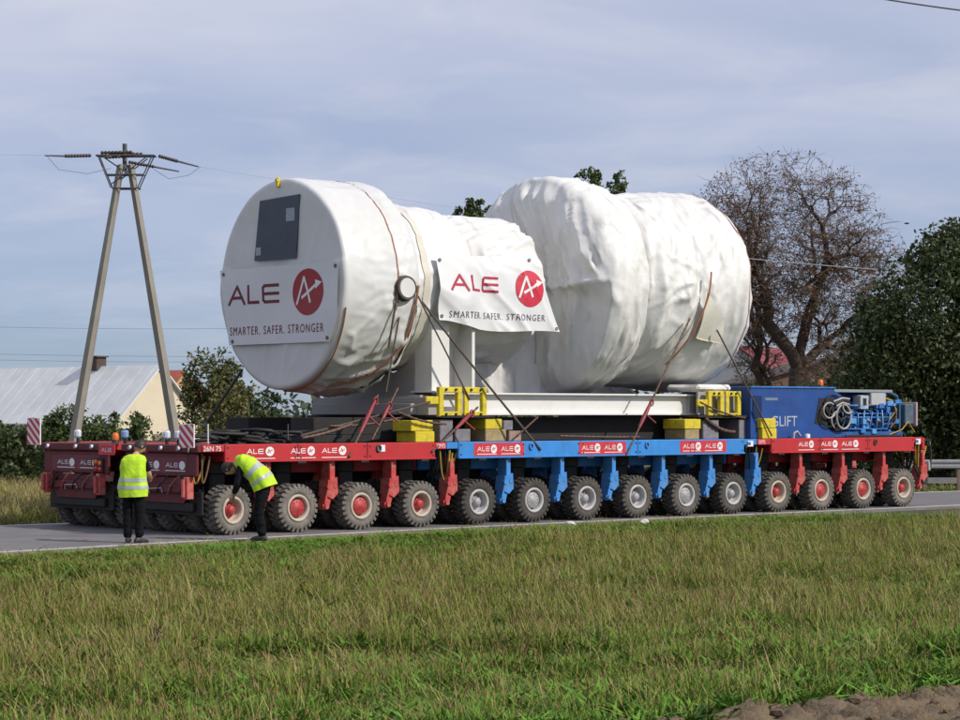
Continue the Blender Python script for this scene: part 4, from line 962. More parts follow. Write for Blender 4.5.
def loft(rings, n=28, seed=0, amp=.008, cap=True):  # rings: (centre, side vector * half width, front vector * half depth)
    v = []; f = []
    for j, (c, a, b_) in enumerate(rings):
        c = Vector(c); a = Vector(a); b_ = Vector(b_)
        for k in range(n):
            q = 2 * PI * k / n; cs = math.copysign(abs(math.cos(q)) ** .8, math.cos(q)); sn = math.copysign(abs(math.sin(q)) ** .8, math.sin(q))
            p = c + a * cs + b_ * sn; w = 1 + amp / .2 * noise.noise((p.x * 9 + seed, p.y * 9, p.z * 5)); p = c + (p - c) * w; v.append(p)
    for j in range(len(rings) - 1):
        for k in range(n): f.append((j * n + k, j * n + (k + 1) % n, (j + 1) * n + (k + 1) % n, (j + 1) * n + k))
    mb = MB().add(v, f, True)
    if cap: mb.add(v[-n:], [tuple(range(n))], False)
    return mb
def interp_rings(rings, k):
    out = []
    for (c0, a0, b0), (c1, a1, b1) in zip(rings[:-1], rings[1:]):
        for q in range(k): w = q / k; out.append((Vector(c0).lerp(Vector(c1), w), Vector(a0).lerp(Vector(a1), w), Vector(b0).lerp(Vector(b1), w)))
    out.append(tuple(Vector(x) for x in rings[-1])); return out
def head_mesh(c, fwd, up, r=.098):           # skull, jaw, nose, brow, ears as one surface
    fwd = Vector(fwd).normalized(); up = Vector(up); up = (up - fwd * up.dot(fwd)).normalized(); rt = fwd.cross(up)
    v = []; f = []; nu, nv = 28, 22
    for j in range(nv + 1):
        ph = PI * j / nv
        for i in range(nu):
            th = 2 * PI * i / nu; x = math.sin(ph) * math.sin(th); y = math.sin(ph) * math.cos(th); z = math.cos(ph)
            sx, sy, sz = .078, .098, .118
            if z < 0: sx *= 1 - .28 * (-z) ** 1.3; sy *= 1 - .12 * (-z)
            p = Vector((x * sx, y * sy, z * sz))
            nose = math.exp(-((th if th < PI else th - 2 * PI) / .16) ** 2 - ((z + .12) / .16) ** 2) * .022
            mouth = -math.exp(-((th if th < PI else th - 2 * PI) / .3) ** 2 - ((z + .55) / .05) ** 2) * .004
            t2 = th if th < PI else 2 * PI - th; eye = -math.exp(-((t2 - .42) / .15) ** 2 - ((z - .08) / .09) ** 2) * .010
            ear = math.exp(-((t2 - 1.65) / .13) ** 2 - ((z + .02) / .24) ** 2) * .022
            p += Vector((x, y, 0)).normalized() * (nose + mouth + eye + ear) if abs(x) + abs(y) > 1e-6 else Vector()
            v.append(Vector(c) + rt * p.x + fwd * p.y + up * p.z)
    for j in range(nv):
        for i in range(nu): f.append((j * nu + i, j * nu + (i + 1) % nu, (j + 1) * nu + (i + 1) % nu, (j + 1) * nu + i))
    hv = []; hf = []                              # hair cap
    for j in range(15):
        ph = PI * .62 * j / 14
        for i in range(nu):
            th = 2 * PI * i / nu; front = max(0, math.cos(th)); p2 = min(ph, PI * (.62 - .27 * front))
            x = math.sin(p2) * math.sin(th) * .086; y = math.sin(p2) * math.cos(th) * .106; z = math.cos(p2) * .127
            w = 1 + .03 * noise.noise((x * 60, y * 60, z * 60)); hv.append(Vector(c) + (rt * x + fwd * y + up * z) * w)
    for j in range(14):
        for i in range(nu): hf.append((j * nu + i, j * nu + (i + 1) % nu, (j + 1) * nu + (i + 1) % nu, (j + 1) * nu + i))
    return v, f, hv, hf
def join_meshes(name, m1, v, f, parent, mats):
    mb = MB(); mb.add([p.co[:] for p in m1.vertices], [tuple(p.vertices) for p in m1.polygons], True); mb.add(v, f, True)
    return mb.build(name, mats, parent)
def shoe(ank, fwd, parent):
    ank = Vector(ank); fw = Vector(fwd).normalized(); rt = fw.cross(Vector((0, 0, 1)))
    rings = []
    for q, w, h in ((-.085, .028, .05), (-.06, .038, .085), (0, .042, .10), (.06, .045, .075), (.12, .048, .06), (.17, .040, .045), (.195, .015, .025)):
        c = Vector((ank.x, ank.y, 0)) + fw * q; rings.append((c + Vector((0, 0, h * .5 + .004)), rt * w, Vector((0, 0, h * .5))))
    mb = loft(rings, 16, amp=0); n = 16; mb.add(mb.v[:n], [tuple(range(n))], False); mb.build('shoe', SHOE, parent)

# standing worker, back to the camera, looking down to the right
w1 = thing('person', 'person standing on the road in yellow vest and black trousers, back turned', 'person', (-5.58, 36.66, 0), R(-12), 'workers in yellow vests')
pts = {'hip': ((0, 0, .90), .14, .11), 'wst': ((.0, .01, 1.06), .125, .095), 'chs': ((.01, .02, 1.26), .155, .105), 'nck0': ((.025, .045, 1.40), .06), 'nck1': ((.045, .085, 1.475), .05),
       'lh': ((-.09, 0, .84), .085), 'lk': ((-.095, .02, .48), .06), 'la': ((-.09, 0, .09), .042), 'rh': ((.09, 0, .84), .085), 'rk': ((.105, .03, .48), .06), 'ra': ((.10, .0, .09), .042),
       'ls': ((-.17, .03, 1.35), .052), 'le': ((-.22, .10, 1.10), .042), 'lw': ((-.06, .30, 1.06), .028),
       'rs': ((.19, .03, 1.34), .052), 're': ((.255, .06, 1.09), .042), 'rw': ((.19, .30, 1.02), .028)}
ed = [('hip', 'wst'), ('wst', 'chs'), ('chs', 'nck0'), ('nck0', 'nck1'), ('hip', 'lh'), ('lh', 'lk'), ('lk', 'la'), ('hip', 'rh'), ('rh', 'rk'), ('rk', 'ra'), ('chs', 'ls'), ('ls', 'le'), ('le', 'lw'), ('chs', 'rs'), ('rs', 're'), ('re', 'rw')]
hand(pts, ed, pts['lw'][0], 'lw', (.45, .85, 0), (0, .2, 1), (.85, -.45, 0)); hand(pts, ed, pts['rw'][0], 'rw', (-.35, .9, 0), (0, .2, 1), (-.9, -.3, 0))
hv = head_mesh((.07, .135, 1.545), (.62, .62, -.48), (.25, .25, 1))
join_meshes('body', skin_mesh(pts, ed, SKIN), hv[0], hv[1], w1, SKIN)
MB().add(hv[2], hv[3], True).build('hair', HAIR, w1)
tp = {'hip': ((0, 0, .90), .165, .13), 'wst': ((0, .01, 1.02), .15, .12), 'lh': ((-.09, 0, .80), .105), 'lk': ((-.098, .02, .48), .082), 'lc': ((-.095, .01, .26), .074), 'la': ((-.09, 0, .07), .066), 'rh': ((.09, 0, .80), .105), 'rk': ((.108, .03, .48), .082), 'rc': ((.105, .015, .26), .074), 'ra': ((.10, 0, .07), .066)}
link('trousers', crumple(skin_mesh(tp, [('hip', 'wst'), ('hip', 'lh'), ('lh', 'lk'), ('lk', 'lc'), ('lc', 'la'), ('hip', 'rh'), ('rh', 'rk'), ('rk', 'rc'), ('rc', 'ra')], BLACKC, 3), .012, 7, 16, 1), w1)
sh = {'c': ((.0, .02, 1.22), .17, .12), 'w': ((0, .01, .98), .15, .12), 'n': ((.022, .04, 1.385), .075), 'ls': ((-.17, .03, 1.34), .068), 'le': ((-.215, .08, 1.15), .060), 'rs': ((.19, .03, 1.33), .068), 're': ((.25, .055, 1.13), .060)}
link('shirt', skin_mesh(sh, [('c', 'w'), ('c', 'n'), ('c', 'ls'), ('ls', 'le'), ('c', 'rs'), ('rs', 're')], BLACKC), w1)
vr = [((.01, .0, .74), (.235, 0, .01), (0, .175, 0)), ((.0, .0, .88), (.232, 0, 0), (0, .172, 0)), ((.0, .005, 1.05), (.215, 0, 0), (0, .158, 0)), ((.005, .015, 1.22), (.222, 0, 0), (0, .152, 0)), ((.012, .025, 1.33), (.218, 0, 0), (0, .140, 0)), ((.018, .03, 1.395), (.165, 0, 0), (0, .105, 0)), ((.022, .035, 1.425), (.085, 0, 0), (0, .075, 0))]
VR = interp_rings(vr, 8)
vest = loft(VR, 48, 3, .026, False).build('vest', HIVIS, w1)
def stripe(rings, a, b_, seed, parent, amp=.026):
    seg = [(c, Vector(x) * 1.018, Vector(y) * 1.018) for c, x, y in rings[a:b_ + 1]]
    loft(seg, 48, seed, amp, False).build('reflective_stripe', REFL, parent)
v_ = interp_rings(vr, 20); 
stripe(v_, 18, 25, 3, vest); stripe(v_, 32, 39, 3, vest)
shoe((-.09, 0, 0), (-.25, 1, 0), w1); shoe((.10, 0, 0), (.5, .9, 0), w1)

# bending worker, stooping to the left towards the first wheel
w2 = thing('person', 'person bending over towards the rear wheel in yellow vest and black clothes', 'person', (-3.60, 37.25, 0), R(0), 'workers in yellow vests')
sp = [Vector((.06, .02, .93)), Vector((-.03, .04, 1.08)), Vector((-.18, .07, 1.22)), Vector((-.33, .10, 1.29))]
pts = {'hip': (sp[0], .13, .13), 'wst': (sp[1], .11, .12), 'chs': (sp[2], .12, .14), 'nck0': (sp[3] + Vector((-.05, .0, -.01)), .06), 'nck1': (sp[3] + Vector((-.12, .01, -.05)), .052),
       'lh': ((.05, -.07, .86), .09), 'lk': ((-.01, -.08, .47), .062), 'la': ((.05, -.09, .09), .044), 'rh': ((.06, .11, .86), .09), 'rk': ((-.05, .17, .48), .062), 'ra': ((.02, .19, .09), .044),
       'ls': ((-.32, -.06, 1.20), .055), 'le': ((-.36, -.04, .92), .043), 'lw': ((-.45, .16, .74), .030), 'rs': ((-.32, .25, 1.20), .055), 're': ((-.38, .33, .93), .043), 'rw': ((-.47, .42, .72), .030)}
hand(pts, ed2 := [('hip', 'wst'), ('wst', 'chs'), ('chs', 'nck0'), ('nck0', 'nck1'), ('hip', 'lh'), ('lh', 'lk'), ('lk', 'la'), ('hip', 'rh'), ('rh', 'rk'), ('rk', 'ra'), ('chs', 'ls'), ('ls', 'le'), ('le', 'lw'), ('chs', 'rs'), ('rs', 're'), ('re', 'rw')], pts['lw'][0], 'lw', (-.3, .5, -.8), (1, 0, 0), (0, .8, .5))
hand(pts, ed2, pts['rw'][0], 'rw', (-.3, .4, -.85), (1, 0, 0), (0, .8, .5))
hv = head_mesh(sp[3] + Vector((-.19, .03, -.11)), (-.45, .35, -.85), (-.85, .1, .45))
join_meshes('body', skin_mesh(pts, ed2, SKIN), hv[0], hv[1], w2, SKIN)
MB().add(hv[2], hv[3], True).build('hair', HAIR, w2)
tp = {'hip': (sp[0], .16, .16), 'wst': (sp[1] * .6 + sp[0] * .4, .15, .15), 'lh': ((.05, -.07, .82), .115), 'lk': ((-.01, -.08, .47), .088), 'lc': ((.035, -.085, .26), .078), 'la': ((.05, -.09, .07), .070), 'rh': ((.06, .11, .82), .115), 'rk': ((-.05, .17, .48), .088), 'rc': ((-.0, .185, .26), .078), 'ra': ((.02, .19, .07), .070)}
link('trousers', crumple(skin_mesh(tp, [('hip', 'wst'), ('hip', 'lh'), ('lh', 'lk'), ('lk', 'lc'), ('lc', 'la'), ('hip', 'rh'), ('rh', 'rk'), ('rk', 'rc'), ('rc', 'ra')], BLACKC, 3), .012, 7, 16, 5), w2)
sh = {'c': (sp[2], .135, .15), 'w': (sp[1], .13, .14), 'n': (sp[3] + Vector((-.03, 0, 0)), .08), 'ls': ((-.31, -.06, 1.19), .072), 'le': ((-.36, -.04, .92), .060), 'lw': ((-.44, .13, .77), .045), 'rs': ((-.31, .25, 1.19), .072), 're': ((-.38, .33, .93), .060), 'rw': ((-.46, .40, .75), .045)}
link('shirt', skin_mesh(sh, [('c', 'w'), ('c', 'n'), ('c', 'ls'), ('ls', 'le'), ('le', 'lw'), ('c', 'rs'), ('rs', 're'), ('re', 'rw')], NAVY), w2)
side = Vector((.1, 1, 0)).normalized(); vr = []
for p, tn_, hw, hd in ((Vector((.10, .03, .86)), Vector((-.35, .05, .9)), .235, .20), (Vector((.05, .03, .98)), Vector((-.5, .05, .85)), .235, .19), (sp[1], Vector((-.65, .1, .75)), .225, .175), (sp[2], Vector((-.85, .1, .5)), .225, .165), (sp[3] + Vector((.03, 0, -.01)), Vector((-.95, .1, .2)), .205, .145), (sp[3] + Vector((-.04, 0, .0)), Vector((-1, .1, .1)), .14, .11), (sp[3] + Vector((-.075, 0, .01)), Vector((-1, .1, .1)), .08, .08)):
    tn_.normalize(); sd = (side - tn_ * side.dot(tn_)).normalized(); vr.append((p, sd * hw, tn_.cross(sd) * hd))
vest = loft(interp_rings(vr, 8), 48, 9, .026, False).build('vest', HIVIS, w2)
v_ = interp_rings(vr, 20)
stripe(v_, 20, 28, 9, vest); stripe(v_, 44, 52, 9, vest)
shoe((.05, -.09, 0), (-1, .3, 0), w2); shoe((.02, .19, 0), (-1, .2, 0), w2)

# ---------------------------------------------------------------- power pole and wires
pY = 60.0
pole = thing('power_pole', 'tall A-frame concrete power pole with steel crossarm and insulators', 'power pole', (at(124, 414, pY).x, pY, -.12))
ox = pole.location.x
def leg(x0, x1, z0, z1):
    mb = MB(); n = 10; v = []; f = []
    for k in range(n + 1):
        q = k / n; x = x0 + (x1 - x0) * q; z = z0 + (z1 - z0) * q; w = .155 - .06 * q; d = .12 - .03 * q
        v += [(x - w, d * .7, z), (x + w * .30, -d * 1.7, z), (x + w, -d * .9, z), (x + w, d, z), (x - w * .9, d * 1.1, z)]
    for k in range(n):
        for j in range(5): f.append((k * 5 + j, k * 5 + (j + 1) % 5, k * 5 + 5 + (j + 1) % 5, k * 5 + 5 + j))
    mb.add(v, f); mb.add(v[-5:], [(0, 1, 2, 3, 4)]); return mb
leg(-1.58, -.10, 0, 8.75).build('pole_leg', CONC, pole); leg(1.60, .16, 0, 8.75).build('pole_leg', CONC, pole)
zt = at(0, 156, pY).z + .12
mb = MB()
def bar(mb, a, b_, w=.035): mb.tube([a, b_], w * .55, 4)
xl, xr = at(97, 0, pY).x - ox, at(155, 0, pY).x - ox
for y in (-.16, .16):
    bar(mb, (xl, y, zt), (xr, y, zt), .045); bar(mb, (xl + .05, y, zt), (-.32, y, zt - .85), .03); bar(mb, (xr - .05, y, zt), (.38, y, zt - .85), .03)
    bar(mb, (-.45, y, zt - .5), (.55, y, zt - .5), .03); bar(mb, (-.3, y, zt - .86), (.42, y, zt - .86), .035); bar(mb, (-.30, y, zt - .75), (.6, y, zt - .05), .03); bar(mb, (.15, y, zt - .5), (-.55, y, zt - .02), .03)
for x in (xl, xr, 0): bar(mb, (x, -.16, zt), (x, .16, zt), .04)
mb.cyl((.02, 0, zt - .4), (.02, 0, zt + .32), .06, n=10)
mb.build('crossarm', STEEL, pole)
def insulator(a, b_):
    a = Vector(a); b_ = Vector(b_); mb = MB(); n = 9; pts = []; rs = []
    for k in range(n):
        for q, r in ((0, .035), (.35, .05), (.6, .05), (.8, .025)): pts.append(a.lerp(b_, (k + q) / n)); rs.append(r)
    mb.tube(pts, rs, 10); mb.build('insulator', INSUL, pole)
insulator((xl + .15, -.3, zt + .05), (xl + 1.0, -.35, zt + .06)); insulator((xl - .15, -.1, zt - .0), (xl - .75, -.6, zt - .07)); insulator((xr - .6, .1, zt + .02), (xr - 1.25, -.4, zt - .08)); insulator((xr - 1.2, .2, zt + .1), (xr - .35, .3, zt + .08)); insulator((xr + .1, 0, zt), (xr + .55, .35, zt - .10)); insulator((xr - .75, .35, zt - .12), (xr - .1, .6, zt - .22))
def wire(p0, p1, sag, r, label, m=WIRE, name='overhead_wire', n=24):
    p0 = Vector(p0); p1 = Vector(p1); pts = []
    for k in range(n + 1): q = k / n; p = p0.lerp(p1, q); p.z -= sag * 4 * q * (1 - q); pts.append(p - p0)
    o = MB().tube(pts, r, 4).build(name, m); o.location = p0; tag(o, label, 'wire', 'overhead wires')
pw = lambda x, y, z: (ox + x, pY + y, z - .12)
for (a, b_) in (((xl - .75, -.6, zt - .07), (xl - 1.45, -1.1, zt - .10)), ((xr + .55, .35, zt - .1), (xr + 1.0, .7, zt - .19))): pass
MB().tube([(xl - 1.15, -.9, zt - .1), (xl - .9, -.6, zt - .42), (xl - .2, -.3, zt - .5), (xl + .4, -.2, zt - .35)], .006, 5).tube([(xr - .1, .5, zt - .3), (xr + .3, .5, zt - .55), (xr + .8, .6, zt - .45), (xr + 1.1, .8, zt - .2)], .006, 5).build('jumper_wire', WIRE, pole)
MB().tube([(xl - .75, -.6, zt - .07), (xl - 1.2, -.9, zt - .09)], [.03, .02], 6).tube([(xr + .55, .35, zt - .1), (xr + 1.05, .75, zt - .20)], [.03, .02], 6).tube([(xr - .1, .6, zt - .22), (xr + .5, 1.0, zt - .3)], [.03, .02], 6).build('wire_clamp', STEEL, pole)
wire(pw(xl - 1.2, -.9, zt - .09), (-60, 20, 8.5), .8, .002, 'thin wire running left from the pole')
wire(pw(xr + 1.05, .75, zt - .2), (40, 110, 8.2), .8, .002, 'thin wire running right behind the load')
wire(at(-40, 326, 150), at(420, 324, 150), .25, .009, 'upper of the faint distant wires left of the load'); wire(at(-40, 353, 150), at(420, 354, 150), .2, .009, 'middle of the faint distant wires just above the barn roof'); wire(at(-40, 359, 150), at(420, 359, 150), .2, .009, 'lowest of the faint distant wires just above the barn roof')
wire(at(860, -5, 34), at(1010, 16, 34), .02, .012, 'dark wire across the top right corner of the sky')
wire(at(690, 252, 78), at(1000, 276, 66), .1, .014, 'pale wire in front of the bare brown tree', WIREL)

# ---------------------------------------------------------------- barn and houses
ROOFM = mat('pale_sheet_roof', (.72, .72, .71), .5, .07, .8, .06, 3, dirt=(.42, .42, .44), dirt_amt=.5, dscale=.6)
GABLE = mat('cream_render', (.68, .59, .44), .85, .06, 1.5, .1, 10)
BRICK = mat('dark_brick', (.09, .06, .05), .9, .2, 8)
REDTILE = mat('red_roof_tile', (.34, .09, .05), .8, .2, 2, .3, 6)
def gable_house(name, label, apex, yaw, L, hw, rise, base, wallm, roofm, over=.25):
    # local: x along the ridge away from the visible gable, y across
    o = thing(name, label, 'building', (apex.x, apex.y, base), yaw); h = apex.z - base; e = h - rise
    MB().prism([(-hw, 0), (hw, 0), (hw, e), (0, h - .06), (-hw, e)], 'yz', 0, L).build('wall', wallm, o)
    for sg in (-1, 1):
        d = Vector((hw, -rise)).normalized(); a = (0, h + .02); c = (sg * (hw + d.x * .3), e - rise / hw * .3 + .02)
        mb = MB(); up = .09
        poly = [a, c, (c[0], c[1] + up), (a[0], a[1] + up)]
        ro = mb.prism(poly, 'yz', -over, L + over).build('roof', roofm, o)
        mb = MB(); k = -over + .4
        while k < L + over:
            mb.prism([(a[0], a[1] + up + .0), (c[0], c[1] + up), (c[0], c[1] + up + .012), (a[0], a[1] + up + .012)], 'yz', k, k + .04); k += 1.0
        mb.build('roof_rib', roofm, ro)
    return o, h
bn, bh = gable_house('barn', 'low barn with pale sheet-metal roof and cream gable behind the pole', at(159, 367, 110), R(135), 16, 2.55, 2.55, -.2, GABLE, ROOFM)
MB().box(4.7, 5.6, -.3, .3, bh - .1, bh + .55, .02).box(4.6, 5.7, -.36, .36, bh + .551, bh + .62).build('chimney', BRICK, bn)
MB().box(-.02, .0, -.4, .4, .2, 1.3).build('gable_hatch', mat('grey_wood', (.2, .17, .13), .9, .2, 8), bn)
h2, hh = gable_house('house', 'house with red tiled roof half hidden by the olive tree', at(182, 372, 135), R(150), 9, 3.2, 2.6, -.2, mat('ochre_render', (.5, .38, .16), .85, .1, 1), REDTILE)
MB().box(-.03, .0, -.5, .5, 1.6, 2.6).build('window', mat('window_glass', (.03, .04, .05), .1), h2)
h3, _ = gable_house('house', 'white house with dark red roof seen right behind the last drum', at(738, 347, 140), R(60), 6, 3.0, 2.0, -.2, mat('white_render', (.68, .66, .62), .85, .06, 1), mat('maroon_roof', (.22, .05, .06), .8, .15, 2, .2, 5))
MB().box(-.03, .0, -.5, .5, 1.4, 2.4).build('window', MATS['window_glass'], h3)
h4, _ = gable_house('house', 'brown brick house in the shade behind the power pack', at(832, 360, 120), R(95), 9, 4.2, 1.2, -.2, mat('brown_brick', (.17, .10, .075), .9, .2, 2, .2, 9), mat('grey_brown_roof', (.10, .08, .075), .85, .15, 2))
for y in (-2.2, .8): MB().box(-.03, .0, y, y + .9, 1.4, 2.5).build('window', MATS['window_glass'], h4)

# ---------------------------------------------------------------- vegetation
def leaf_mesh(pts, size, aspect=.55, up=.3, seed=0):
    g = np.random.default_rng(seed); n = len(pts)
    a = g.normal(size=(n, 3)); a[:, 2] += up; a /= np.linalg.norm(a, axis=1)[:, None]
    b_ = g.normal(size=(n, 3)); b_ -= a * (a * b_).sum(1)[:, None]; b_ /= np.linalg.norm(b_, axis=1)[:, None]
    sz = size * g.uniform(.6, 1.4, n)[:, None]
    p = np.asarray(pts); v = np.stack([p - a * sz, p + b_ * sz * aspect, p + a * sz, p - b_ * sz * aspect], 1).reshape(-1, 3)
    me = bpy.data.meshes.new('leaves'); me.vertices.add(4 * n); me.vertices.foreach_set('co', v.astype(np.float32).ravel())
    me.loops.add(4 * n); me.loops.foreach_set('vertex_index', np.arange(4 * n, dtype=np.int32)); me.polygons.add(n)
    me.polygons.foreach_set('loop_start', np.arange(0, 4 * n, 4, dtype=np.int32)); me.update(calc_edges=True)
    at_ = me.attributes.new('var', 'FLOAT', 'FACE'); at_.data.foreach_set('value', g.uniform(0, 1, n).astype(np.float32))
    return me
LEAFVAR = [(0, (.55, .6, .5)), (1, (1.4, 1.35, 1.2)), (.6, (1, 1, 1))]
LV = {}
def leafmat(name, col, var=.3): return mat(name, col, .6, var, 1.2, attr=LEAFVAR, trans=.25)
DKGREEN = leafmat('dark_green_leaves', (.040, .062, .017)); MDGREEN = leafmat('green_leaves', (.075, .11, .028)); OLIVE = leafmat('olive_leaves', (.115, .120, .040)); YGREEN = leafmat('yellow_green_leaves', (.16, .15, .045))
BROWNL = leafmat('brown_leaves', (.21, .105, .05)); BARK = mat('bark', (.075, .052, .04), .95, .3, 4, .6, 20); CORN = leafmat('maize_leaves', (.075, .10, .030))
def clump_points(c, rad, n_clump, per, seed, shell=.55, spread=.16):
    g = np.random.default_rng(seed); c = np.array(c); rad = np.array(rad); out = []
    for k in range(n_clump):
        d = g.normal(size=3); d /= np.linalg.norm(d); r = g.uniform(shell, 1) ** .8
        cc = c + d * rad * r; m_ = int(per * g.uniform(.5, 1.5)); sp_ = spread * g.uniform(.6, 1.4)
        out.append(cc + np.clip(g.normal(size=(m_, 3)), -1.7, 1.7) * rad.mean() * sp_)
    return np.concatenate(out)
def tree(name, label, base, lobes, trunk_h, trunk_r, leafm, leaf, dens, seed, group=None, cat='tree', limbs=6, spread=.16):
    o = thing(name, label, cat, base, 0, group); r = random.Random(seed); P = []
    for k, (c, rad) in enumerate(lobes):
        n_ = max(6, int(dens * (rad[0] * rad[2])));  P.append(clump_points(c, rad, n_, 46, seed * 31 + k, .45, spread))
    me = leaf_mesh(np.concatenate(P), leaf, seed=seed); me.materials.append(leafm); link('crown', me, o)
    mb = MB(); mb.tube([(0, 0, -.2), (.05 * trunk_h * r.uniform(-1, 1) * .3, 0, trunk_h * .5), (0, 0, trunk_h)], [trunk_r * 1.25, trunk_r, trunk_r * .75], 9)
    for k in range(limbs):
        c, rad = lobes[k % len(lobes)]; e = Vector(c) + Vector((r.uniform(-.7, .7) * rad[0], r.uniform(-.6, .6) * rad[1], r.uniform(-.2, .7) * rad[2])); s0 = Vector((0, 0, trunk_h * r.uniform(.6, 1)))
        mb.tube([s0, s0.lerp(e, .5) + Vector((r.uniform(-.2, .2), 0, .25)), e], [trunk_r * .5, trunk_r * .3, trunk_r * .1], 6)
    mb.build('trunk', BARK, o); return o
def bare_tree(name, label, base, crown, npts, seed, r0, leafm, leaf, fork, leaves=.5):
    # crown: list of (centre, radii); the skeleton is grown towards points that fill the crown, thicker where it carries more twigs
    g = np.random.default_rng(seed); o = thing(name, label, 'tree', base); mb = MB(); P = []
    tot = sum(r[0] * r[2] for _, r in crown)
    for c, rad in crown:
        n = int(npts * rad[0] * rad[2] / tot); d = g.normal(size=(n, 3)); d /= np.linalg.norm(d, axis=1)[:, None]
        P.append(np.array(c) + d * np.array(rad) * (g.uniform(.12, 1, n) ** .5)[:, None])
    P = np.concatenate(P); P = P[P[:, 2] > .6]; tips = []
    def limb(a, b_, ra, rb, lev):
        L = np.linalg.norm(b_ - a); k = 1 if L < .35 else (2 if L < .9 else 3); pts = [a + (b_ - a) * q / k for q in range(k + 1)]
        for q in range(1, k): pts[q] = pts[q] + g.normal(size=3) * L * .07
        mb.tube([tuple(p) for p in pts], [ra + (rb - ra) * q / k for q in range(k + 1)], 8 if ra > .08 else (5 if ra > .03 else 3), False)
    def rad_of(n): return r0 * max(1, n) ** .5 / npts ** .5
    def grow(pos, pts, lev):
        n = len(pts)
        if n <= 2:
            for p in pts: limb(pos, p, max(.010, rad_of(n)), .006, 9); tips.append(p)
            return
        c = pts.mean(0); k = 3 if (n > 60 and g.uniform() < .45) else 2
        cen = pts[g.choice(n, k, False)]
        for _ in range(5):
            lab = ((pts[:, None] - cen[None]) ** 2).sum(2).argmin(1)
            cen = np.array([pts[lab == q].mean(0) if (lab == q).any() else cen[q] for q in range(k)])
        for q in range(k):
            sub = pts[lab == q]
            if not len(sub): continue
            w = g.uniform(.38, .52); nxt = pos + (sub.mean(0) - pos) * w + g.normal(size=3) * .05; nxt[2] += .10 * np.linalg.norm(nxt - pos) * (1 if lev < 4 else -.6)
            limb(pos, nxt, max(.010, rad_of(len(sub)) * 1.12), max(.009, rad_of(len(sub))), lev); grow(nxt, sub, lev + 1)
    t0 = np.array([0, 0, -.2]); f0 = np.array(fork, float); limb(t0, f0, r0 * 1.35, r0 * 1.05, 0); grow(f0, P, 1)
    mb.build('trunk', mat('brown_bark', (.075, .05, .036), .95, .3, 2, .5, 12), o)
    tp_ = np.array(tips); tw = MB()
    for p in tp_:
        for q in range(3):
            e = p + g.normal(size=3) * np.array([.24, .24, .18]); tw.tube([tuple(p), tuple((p + e) / 2 + g.normal(size=3) * .03), tuple(e)], [.008, .007, .005], 3, False)
    tag(tw.build('twigs', mat('twig_bark', (.17, .115, .08), .95, .3, 2), o), kind='stuff')
    sel = np.repeat(tp_[g.uniform(size=len(tp_)) < leaves], 2, 0); sel = sel + np.clip(g.normal(size=sel.shape), -1.6, 1.6) * .14
    me = leaf_mesh(sel, leaf, .5, -.3, seed); me.materials.append(leafm); link('crown', me, o)
    return o
bare_tree('bare_tree', 'tall bare brown tree with a broad round crown behind the power pack', Vector((at(797, 0, 85).x, 85, -.15)), [((-.5, 0, 8.4), (3.9, 3.0, 3.7)), ((2.1, 0, 6.8), (2.6, 2.0, 2.6)), ((-3.0, 0, 8.0), (2.2, 2.0, 2.6)), ((2.5, 0, 4.4), (1.7, 1.4, 1.4))], 4300, 29, .34, BROWNL, .055, (.05, 0, 3.9), 1.0)
bare_tree('bare_tree', 'second dark bare trunk just right of the last drum', Vector((at(766, 0, 88).x, 88, -.15)), [((-.7, 0, 7.2), (2.0, 2.0, 2.8)), ((-.2, 0, 4.6), (1.4, 1.4, 1.6))], 700, 5, .20, BROWNL, .06, (.15, 0, 2.6), .6)
bare_tree('bare_tree', 'small bare tree between the beacon and the dark green tree', Vector((at(845, 0, 80).x, 80, -.15)), [((0, 0, 3.6), (1.8, 1.4, 1.6))], 420, 9, .11, BROWNL, .05, (0, 0, 1.6), .4)
G2 = 'trees at the right behind the trailer'
def px(x, Y): return at(x, 0, Y).x
tree('leafy_tree', 'large dark green leafy tree at the right edge', (px(945, 66), 66, -.15), [((0, 0, 4.4), (2.4, 2.2, 2.7)), ((-1.5, -.4, 3.0), (1.6, 1.6, 2.0)), ((1.6, 0, 3.4), (2.2, 2, 3)), ((.4, .3, 6.7), (1.4, 1.3, 1.3)), ((1.8, 0, 5.9), (1.3, 1.3, 1.2)), ((-1.9, .2, 4.6), (.9, 1, 1.0)), ((0, 0, 1.6), (2.6, 2, 1.6))], 2.5, .28, mat('deep_green_leaves', (.055, .075, .02), .6, .3, 1.2, attr=LEAFVAR, trans=.25), .08, 46, 3, G2, 'tree', 8, .15)
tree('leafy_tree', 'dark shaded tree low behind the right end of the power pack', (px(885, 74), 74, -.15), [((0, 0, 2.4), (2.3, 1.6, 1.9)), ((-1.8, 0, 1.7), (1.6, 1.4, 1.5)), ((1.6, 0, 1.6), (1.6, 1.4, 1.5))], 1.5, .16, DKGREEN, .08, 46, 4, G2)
tree('green_bush', 'small green bush between the last drum and the power pack', (px(744, 70), 70, -.15), [((.15, 0, 2.75), (.55, .6, .65)), ((.1, 0, 1.6), (.8, .8, 1.0))], 1.6, .08, MDGREEN, .075, 18, 5, G2, 'bush', 4)
tree('shrub', 'dark shrub behind the guard rail at the right edge', (px(955, 72), 72, -.15), [((0, 0, 1.2), (2.2, 1.2, 1.4))], .8, .08, DKGREEN, .09, 15, 6, G2, 'shrub', 4)
tree('shrub', 'dark shrub behind the hoses at the front end of the trailer', (px(905, 80), 80, -.15), [((0, 0, 1.2), (2.4, 1.2, 1.5))], .8, .08, DKGREEN, .09, 15, 7, G2, 'shrub', 4)
